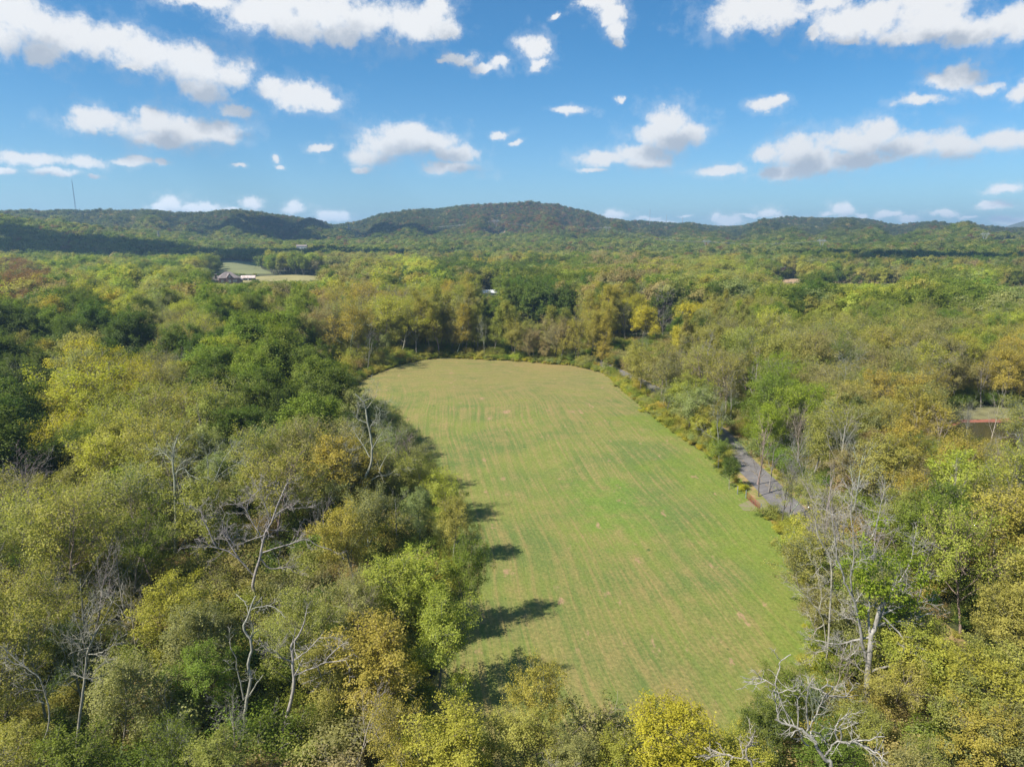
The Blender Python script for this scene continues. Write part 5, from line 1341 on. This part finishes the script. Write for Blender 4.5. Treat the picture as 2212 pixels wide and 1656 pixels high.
for p, nm in ((ga + Vector((-.1, .35)), "left"), (gb + Vector((.08, -.35)), "right"), (ga + Vector((-.9, 2.2)), "far")):
    m_ = MB(); m_.bar((0, 0, -0.2), (0, 0, 1.5), 0.075, 8)
    o = m_.build("fence_post", m_post, None, (p.x, p.y, tz1(p.x, p.y)))
    tag(o, {"left": "grey post hinging the red gate at its far end", "right": "grey post latching the red gate at its near end", "far": "lone grey post in weeds beyond the red gate"}[nm], "post", "posts by the red gate")

# ------------------------------------------------------------------ buildings
m_roof = plain("brown_shingles", (0.20, 0.165, 0.155), 0.9, 0, 0.2, 0.8); m_brick = plain("red_brown_brick", (0.16, 0.10, 0.085), 0.9, 0, 0.25, 1.5)
m_white = plain("white_metal_roof", (0.74, 0.76, 0.78), 0.5, 0, 0.05); m_glass = plain("window_glass", (0.30, 0.34, 0.34), 0.2, 0, 0.1); m_trim = plain("white_trim", (0.7, 0.68, 0.64), 0.6, 0, .05)
m_barnw = plain("grey_boards", (0.13, 0.11, 0.10), 0.9); m_rustroof = plain("pale_rusty_tin", (0.55, 0.44, 0.40), 0.6, 0, 0.35, 0.7); m_cream = plain("cream_siding", (0.55, 0.50, 0.43), 0.8, 0, .1)
def hip(m_, x0, x1, y0, y1, z, h, inset):
    b = len(m_.v); ym = (y0 + y1) / 2; e = 0.5
    m_.v += [(x0 - e, y0 - e, z), (x1 + e, y0 - e, z), (x1 + e, y1 + e, z), (x0 - e, y1 + e, z), (x0 + inset, ym, z + h), (x1 - inset, ym, z + h)]
    for f in ((0, 1, 5, 4), (2, 3, 4, 5), (1, 2, 5), (3, 0, 4), (3, 2, 1, 0)): m_.f.append(tuple(b + i for i in f))
def windows_of(root, face, items, mat_f=None):
    """face: function (s, z) -> local point and the outward 2D normal; items: (s, z, w, h)"""
    for s_, z_, w_, h_ in items:
        (px, py), (nx, ny) = face(s_)
        rz_ = math.atan2(ny, nx) + math.pi / 2
        m_ = MB()
        t = 0.14
        c_, si_ = math.cos(rz_), math.sin(rz_)
        for dx, dz, ww, hh in ((0, h_ / 2, w_ + t, t), (0, -h_ / 2, w_ + t, t), (-w_ / 2, 0, t, h_ - t), (w_ / 2, 0, t, h_ - t), (0, 0, 0.07, h_ - t)):
            m_.box((px + c_ * dx + nx * .08, py + si_ * dx + ny * .08, z_ + dz), (ww, 0.16, hh), rz_)
        fr = m_.build("window", mat_f or m_trim, root)
        m_ = MB(); m_.box((px + nx * .03, py + ny * .03, z_), (w_ - t, 0.05, h_ - t), rz_); m_.build("pane", m_glass, fr)
# brick house with steep hipped roofs
hx, hy, hz = hit(490, 612); hs = math.hypot(hx, hy) / 660.0
hr = empty("brick_house", (hx, hy, hz - 0.5), -math.atan2(hx, hy) * 1.0 + 0.15, hs); tag(hr, "large brick house with steep brown hipped roofs in the pasture", "house")
m_ = MB(); m_.box((1.5, 0, 2.6), (17, 11, 5.2)); m_.box((-9.5, 1.5, 1.75), (9, 8.5, 3.5)); m_.box((1.5, -6.6, 2.9), (4.4, 2.4, 5.8)); m_.box((11.4, 0.8, 1.7), (3.2, 8, 3.4)); m_.build("wall", m_brick, hr)
m_ = MB(); hip(m_, -7.1, 10.1, -5.6, 5.6, 5.2, 5.2, 6.4); m_.build("roof", m_roof, hr)
m_ = MB(); hip(m_, -14.2, -4.8, -2.9, 5.9, 3.5, 3.6, 2.0); rf2 = m_.build("roof", m_roof, hr)
m_ = MB(); hip(m_, 9.7, 13.2, -3.3, 4.9, 3.4, 2.4, 1.4); m_.build("roof", m_roof, hr)
m_ = MB(); b = 0   # front gable
m_.v += [(-1.1, -8.2, 5.8), (4.1, -8.2, 5.8), (1.5, -8.2, 9.2), (-1.1, 0, 5.8), (4.1, 0, 5.8), (1.5, 0, 9.2)]
m_.f += [(0, 2, 5, 3), (2, 1, 4, 5), (0, 3, 4, 1), (3, 5, 4)]; m_.build("roof", m_roof, hr)
m_ = MB(); m_.v += [(-.7, -7.75, 5.78), (3.7, -7.75, 5.78), (1.5, -7.75, 8.7), (-.7, -7.5, 5.78), (3.7, -7.5, 5.78), (1.5, -7.5, 8.7)]; m_.f += [(0, 1, 2), (3, 5, 4), (0, 3, 4, 1), (1, 4, 5, 2), (2, 5, 3, 0)]; m_.build("gable_wall", m_brick, hr)
m_ = MB(); m_.box((-8.8, -1.2, 4.8), (1.7, 1.1, 7.4)); m_.build("chimney", m_brick, hr)
m_ = MB(); m_.box((-8.8, -1.2, 8.6), (1.9, 1.3, 0.25)); m_.build("chimney_cap", m_trim, hr)
windows_of(hr, lambda s_: ((s_, -5.5), (0, -1)), [(6.0, 2.7, 3.4, 1.7), (-4.4, 2.7, 1.6, 1.7)])
windows_of(hr, lambda s_: ((s_, -7.8), (0, -1)), [(1.5, 2.6, 1.8, 1.9), (1.5, 6.5, 1.2, 1.5)])
windows_of(hr, lambda s_: ((s_, -2.75), (0, -1)), [(-11.6, 1.9, 1.8, 1.5)])
def simple_house(name, u, v, L, D, hw, hr_, rz, mw, mr, label, cat, wins=2, lift=0.0):
    x, y, z = hit(u, v)
    r_ = empty(name, (x, y, z - 0.4 + lift), rz); tag(r_, label, cat)
    m_ = MB(); m_.box((0, 0, hw / 2), (L, D, hw)); m_.build("wall", mw, r_)
    m_ = MB(); e = 0.5; t = 0.12; m_.v += [(-L/2-e, -D/2-e, hw-.1), (L/2+e, -D/2-e, hw-.1), (L/2+e, 0, hw+hr_), (-L/2-e, 0, hw+hr_), (-L/2-e, D/2+e, hw-.1), (L/2+e, D/2+e, hw-.1)]
    m_.v += [(a, b_, c_ + t) for a, b_, c_ in m_.v[:6]]
    m_.f += [(6,7,8,9), (9,8,11,10), (3,2,1,0), (4,5,2,3), (0,1,7,6), (1,2,8,7), (2,5,11,8), (5,4,10,11), (4,3,9,10), (3,0,6,9)]; m_.build("roof", mr, r_)
    m_ = MB(); m_.v += [(-L/2, -D/2, hw), (-L/2, D/2, hw), (-L/2, 0, hw+hr_-.1), (L/2, -D/2, hw), (L/2, D/2, hw), (L/2, 0, hw+hr_-.1)]; m_.f += [(0,2,1), (3,4,5)]; m_.build("gable_wall", mw, r_)
    windows_of(r_, lambda s_: ((s_, -D/2), (0, -1)), [(-L/2 + L * (k + .6) / (wins + .2), hw * .55, 1.3, 1.3) for k in range(wins)])
    m_ = MB(); m_.box((0, -D/2 - .04, 1.1), (1.1, 0.1, 2.2)); m_.build("door", m_trim, r_)
    return r_
simple_house("barn", 537, 605, 13, 7, 2.8, 2.2, 0.25, m_barnw, m_rustroof, "small open shed with a pale rusty roof beside the brick house", "shed", 1)
simple_house("metal_building", 1054, 643, 17, 9, 4.2, 1.6, 0.12, m_cream, m_white, "low building with a white metal roof behind the tree belt", "building", 4)
simple_house("cottage", 301, 624, 13, 8, 2.8, 2.4, 0.2, m_cream, m_rustroof, "small house with reddish roof among the left trees", "house", 3)
simple_house("cottage", 862, 614, 14, 8, 3.0, 1.8, -0.1, m_cream, m_white, "white roofed house half hidden left of the meadow belt", "house", 3, 1.5)
simple_house("cottage", 653, 552, 16, 9, 6.0, 2.6, 0.2, m_trim, m_roof, "white farmhouse in the shade at the foot of the left hills", "house", 3, 9)
simple_house("cottage", 1362 + 720, 545, 14, 8, 3.6, 2, 0.2, m_cream, m_rustroof, "tan house at the edge of the far right clearing", "house", 3, 3)
# three clipped conifers by the white-roofed building
for k, u in enumerate((1040, 1053, 1066)):
    d_ = ray(u, 622); y = 535.0; x = d_[0] / d_[1] * y; z = tz1(x, y); pr = PROTO['cedar'][k % 2]
    t = dict(x=x, y=y, z=z, form='cedar', col='green', h=8.5, s=8.5 / pr['h'], wide=1.1, pr=pr, u=u, v=625, d=y)
    o = place(t, ("left", "middle", "right")[k] + " one of three pointed evergreens behind the white roofed building")
    o['group'] = "three pointed evergreens"

# billboard seen from behind
x, y = P(1687, 586, 13.0); z = tz1(x, y)
m_bb = plain("dark_plum_panel", (0.085, 0.035, 0.055), 0.7, 0, 0.2, 0.6); m_steel = plain("galvanised_steel", (0.42, 0.43, 0.44), 0.5, 0.3, 0.1)
bb = empty("billboard", (x, y, z), 0.1); tag(bb, "dark plum coloured billboard back on posts above the right wood", "billboard")
for k in range(4):
    m_ = MB(); m_.box((-3.3 + 2.2 * k, 0, 12.6), (2.14, 0.25, 4.2)); m_.build("panel", m_bb, bb)
m_ = MB(); m_.box((0, 0, 10.4), (9.2, 0.35, 0.22)); m_.box((0, 0, 14.8), (9.2, 0.35, 0.18)); m_.build("frame", m_steel, bb)
for k in (-2.6, 2.6):
    m_ = MB(); m_.bar((k, 0.35, -0.5), (k, 0.35, 14.6), 0.16, 6); m_.build("post", m_bb, bb)

# ------------------------------------------------------------------ cell tower on the left ridge
x, y, z = hit(164, 458); x, y = x * 1.01, y * 1.01; z = tz1(x, y)
dist = math.hypot(x, y)
top = H + dist * math.tan(R(azel(159, 386)[1])) - z
ct = empty("cell_tower", (x, y, z)); tag(ct, "tall lattice telecom mast on the left ridge", "tower")
def legpt(k, f, hh=None):
    rad_ = 5.8 * (1 - f) + 0.9 * f; a = 2 * math.pi * k / 3 + 0.4
    return Vector((rad_ * math.cos(a), rad_ * math.sin(a), (top * 0.93) * f))
m_tw = plain("dark_grey_steel", (0.07, 0.08, 0.09), 0.6, 0.2, 0.1)  # nearly even dark grey for every part of the mast
for k in range(3):
    m_ = MB(); m_.bar(legpt(k, 0), legpt(k, 1), 0.95); m_.build("leg", m_tw, ct)
m_ = MB()
NB = 15
for j in range(NB):
    for k in range(3):
        m_.bar(legpt(k, j / NB), legpt((k + 1) % 3, j / NB), 0.25); m_.bar(legpt(k, j / NB), legpt((k + 1) % 3, (j + 1) / NB), 0.2); m_.bar(legpt((k + 1) % 3, j / NB), legpt(k, (j + 1) / NB), 0.2)
m_.build("bracing", m_tw, ct)
m_ = MB(); m_.bar((0, 0, top * .9), (0, 0, top), 0.55); m_.build("mast", m_tw, ct)
for zf in (0.66, 0.81, 0.945):
    m_ = MB()
    for k in range(9):
        a = 2 * math.pi * k / 9; m_.box((2.6 * math.cos(a), 2.6 * math.sin(a), top * zf), (0.9, 0.9, 3.0), a)
        m_.bar((0, 0, top * zf), (2.6 * math.cos(a), 2.6 * math.sin(a), top * zf), 0.1)
    m_.build("antenna_array", m_tw, ct)

# ------------------------------------------------------------------ high-voltage line across the hills
m_pyl = plain("pale_steel", (0.30, 0.30, 0.31), 0.5, 0.2, 0.1)
m_wire = plain("aluminium_wire", (0.24, 0.25, 0.27), 0.5, 0.2, 0.0)
PYL = [(345, 531, 499, "lattice pylon before the left ridge", 0), (754, 507, 484, "small pylon on the saddle left of the middle hill", 0), (1071, 500, 472, "pylon on the cleared rusty patch of the middle hill", 1), (1312, 513, 487, "pylon right of the middle hill's shoulder", 1),
       (1525, 546, 520, "broad armed pylon in the valley, left of the billboard", 1), (1773, 546, 530, "faint pylon below the right hills", 1), (2125, 531, 513, "pylon on the light green cut at far right", 1)]
heads = []
for u, vb, vt, lab, kind in PYL:
    x, y, z = hit(u, vb); dist = math.hypot(x, y)
    hh = H + dist * math.tan(R(azel(u, vt)[1])) - z
    print('PYLON', u, round(dist), round(hh)); hh = min(max(hh, 24.0), 46.0)
    rz = math.atan2(-x, y) + (0.35 if kind == 0 else 0.1)
    r_ = empty("pylon", (x, y, z), rz); tag(r_, lab, "pylon", "pylons of the power line")
    s = hh / 40.0
    if kind == 0:
        leg = lambda k, f: Vector(((3.6 * (1 - f) + 0.9 * f) * (1 if k in (0, 3) else -1), (3.6 * (1 - f) + 0.9 * f) * (1 if k < 2 else -1), 40 * f)) * s
        for k in range(4):
            m_ = MB(); m_.bar(leg(k, 0), leg(k, 1), 0.22 * s + .1); m_.build("leg", m_pyl, r_)
        m_ = MB()
        for j in range(9):
            for k in range(4): m_.bar(leg(k, j / 9), leg((k + 1) % 4, (j + 1) / 9), 0.15); m_.bar(leg((k + 1) % 4, j / 9), leg(k, (j + 1) / 9), 0.15)
        m_.build("bracing", m_pyl, r_)
        for zc in (26, 32, 38):
            m_ = MB(); m_.bar(Vector((-6.5, 0, zc)) * s, Vector((6.5, 0, zc)) * s, 0.28); m_.bar(Vector((-6.5, 0, zc)) * s, Vector((0, 0, zc + 2)) * s, 0.16); m_.bar(Vector((6.5, 0, zc)) * s, Vector((0, 0, zc + 2)) * s, 0.16); m_.build("cross_arm", m_pyl, r_)
        arms = [(-6.3, 26), (6.3, 26), (-6.3, 32), (6.3, 32), (-6.3, 38), (6.3, 38)]
    else:
        for sx_ in (-1, 1):
            m_ = MB()
            w0 = [Vector((sx_ * 3.0, -2.5, 0)), Vector((sx_ * 3.0, 2.5, 0)), Vector((sx_ * 2.0, 0, 18)), Vector((sx_ * 7.5, 0, 33))]
            m_.bar(w0[0] * s, w0[2] * s, .3); m_.bar(w0[1] * s, w0[2] * s, .3); m_.bar(w0[2] * s, w0[3] * s, .32); m_.bar(w0[2] * s, Vector((sx_ * 3, 0, 33)) * s, .24); m_.build("leg", m_pyl, r_)
            m_ = MB(); m_.bar(Vector((sx_ * 6.5, 0, 33)) * s, Vector((sx_ * 6.5, 0, 40)) * s, .25); m_.build("peak", m_pyl, r_)
        m_ = MB()
        m_.bar(Vector((-12, 0, 33)) * s, Vector((12, 0, 33)) * s, .34); m_.bar(Vector((-12, 0, 33)) * s, Vector((-6.5, 0, 36)) * s, .22); m_.bar(Vector((12, 0, 33)) * s, Vector((6.5, 0, 36)) * s, .22); m_.bar(Vector((-6.5, 0, 36)) * s, Vector((6.5, 0, 36)) * s, .24)
        m_.build("cross_arm", m_pyl, r_)
        m_ = MB()
        for j in range(5):
            a, b_ = j / 5, (j + 1) / 5
            for q in (-1, 1): m_.bar(Vector((-q * (3 - a), 0, 18 * a)) * s, Vector((q * (3 - b_), 0, 18 * b_)) * s, .16)
        m_.build("bracing", m_pyl, r_)
        arms = [(-11.6, 32.3), (0, 32.3), (11.6, 32.3)] * 2
    heads.append((Vector((x, y, z)), rz, s, arms, u))
wr = empty("power_line", (0, 0, 0)); tag(wr, "sagging power wires strung between the pylons across the hills", "power line")
def wire(a, b_, sag, r=0.11):
    m_ = MB(); prev = a; n = 20
    for k in range(1, n + 1):
        t = k / n; q = a.lerp(b_, t) - Vector((0, 0, sag * 4 * t * (1 - t))); m_.bar(prev, q, r, 3); prev = q
    m_.build("wire", m_wire, wr)
for i in range(len(heads) - 1):
    (pa, ra, sa, aa, ua), (pb, rb, sb, ab, ub) = heads[i], heads[i + 1]
    for k in range(3):
        a = pa + Matrix.Rotation(ra, 3, 'Z') @ (Vector((aa[k * 2 % 6][0] if len(set(aa)) == 6 else aa[k][0], 0, aa[k][1])) * sa)
        b_ = pb + Matrix.Rotation(rb, 3, 'Z') @ (Vector((ab[k][0], 0, ab[k][1])) * sb)
        wire(a, b_, (b_ - a).length * 0.022, 0.075 if i < 2 else 0.045)
a = heads[0][0] + Vector((0, 0, 30)); wire(a, a + Vector((-260, -60, 8)), 8, 0.12)
# distant masts on the skyline
m_mast = plain("mast_grey", (0.3, 0.31, 0.33), 0.6)
for u, vt, lab in ((1403, 452, "leftmost of three thin masts on the skyline"), (1439, 464, "middle thin mast on the skyline"), (1474, 470, "rightmost of three thin masts on the skyline")):
    d_ = ray(u, 487); n_ = math.hypot(d_[0], d_[1]); r_ = 2320.0; x, y = d_[0] / n_ * r_, d_[1] / n_ * r_; z = tz1(x, y)
    hh = H + r_ * math.tan(R(azel(u, vt)[1])) - z
    t = empty("radio_mast", (x, y, z)); tag(t, lab, "mast", "thin masts on the skyline")
    m_ = MB()
    for k in range(3): m_.bar((0.6 * math.cos(k * 2.1), 0.6 * math.sin(k * 2.1), -1), (0.5 * math.cos(k * 2.1), 0.5 * math.sin(k * 2.1), hh), 0.22, 3)
    m_.build("shaft", m_mast, t)
    m_ = MB()
    for k in range(12): m_.bar((0.6, 0, hh * k / 12), (-0.5, 0.4, hh * (k + 1) / 12), 0.12, 3)
    m_.build("lattice", m_mast, t)

# ------------------------------------------------------------------ clouds overhead that shade parts of the hills
m_cl = plain("cloud_white", (0.85, 0.86, 0.88), 1.0, 0, 0.02, 0.01)
def cloud(cx, cy, cz, rx, ry, rz_, seed, label):
    g = random.Random(seed); import bmesh
    bm = bmesh.new()
    for k in range(34):
        a = g.random() * 6.28; q = g.random() ** .62 * 1.25
        mt = Matrix.Translation((rx * .7 * q * math.cos(a), ry * .7 * q * math.sin(a), g.uniform(-.1, .5) * rz_)) @ Matrix.Diagonal((rx * g.uniform(.10, .30) * (1.3 - .6 * q), ry * g.uniform(.10, .30) * (1.3 - .6 * q), rz_ * g.uniform(.5, 1), 1))
        bmesh.ops.create_icosphere(bm, subdivisions=3, radius=1.0, matrix=mt)
    from mathutils import noise as nz
    for v in bm.verts:
        n_ = nz.fractal(v.co / 90.0, 1.0, 2.0, 4); v.co += v.co.normalized() * n_ * rx * 0.16
    me = bpy.data.meshes.new("cloud"); bm.to_mesh(me); bm.free(); me.materials.append(m_cl)
    for p in me.polygons: p.use_smooth = True
    o = link("cloud", me, None, (cx, cy, cz)); tag(o, label, kind="structure"); return o
def over(u, v, alt=900):
    x, y, z = hit(u, v, TREE_FAR)
    t = (alt - z) / SUN_DIR.z
    return x + SUN_DIR.x * t, y + SUN_DIR.y * t, alt
for (u, v, rx, ry, sd, lab) in ((590, 500, 230, 330, 1, "cloud shading the right end of the left ridge"), (150, 527, 260, 120, 2, "cloud shading the low left hill"), (870, 490, 120, 170, 3, "cloud shading the left flank of the middle hill"),
                                (640, 545, 260, 120, 6, "cloud shading the woods under the saddle"), (2120, 556, 260, 90, 4, "cloud shading the far right valley woods"), (1880, 553, 200, 90, 5, "cloud shading the strip below the right hills")):
    cloud(*over(u, v, 880), rx, ry, 70, sd, lab)

# ------------------------------------------------------------------ air between the camera and the hills
hm = bpy.data.materials.new("haze"); hm.use_nodes = True; hm.node_tree.nodes.clear()
N = NT(hm.node_tree); out = N.n('ShaderNodeOutputMaterial'); pv = N.n('ShaderNodeVolumePrincipled')
pv.inputs['Color'].default_value = (0.46, 0.72, 1.0, 1); pv.inputs['Density'].default_value = 0.00014; pv.inputs['Anisotropy'].default_value = 0.2
N.t.links.new(pv.outputs[0], out.inputs['Volume'])
hb = MB(); hb.box((0, 3500, 85), (24000, 14000, 430)); ho = hb.build("haze", hm); tag(ho, "thin blue autumn haze over the valley", kind="stuff")
try: hm.cycles.homogeneous_volume = True
except Exception: pass
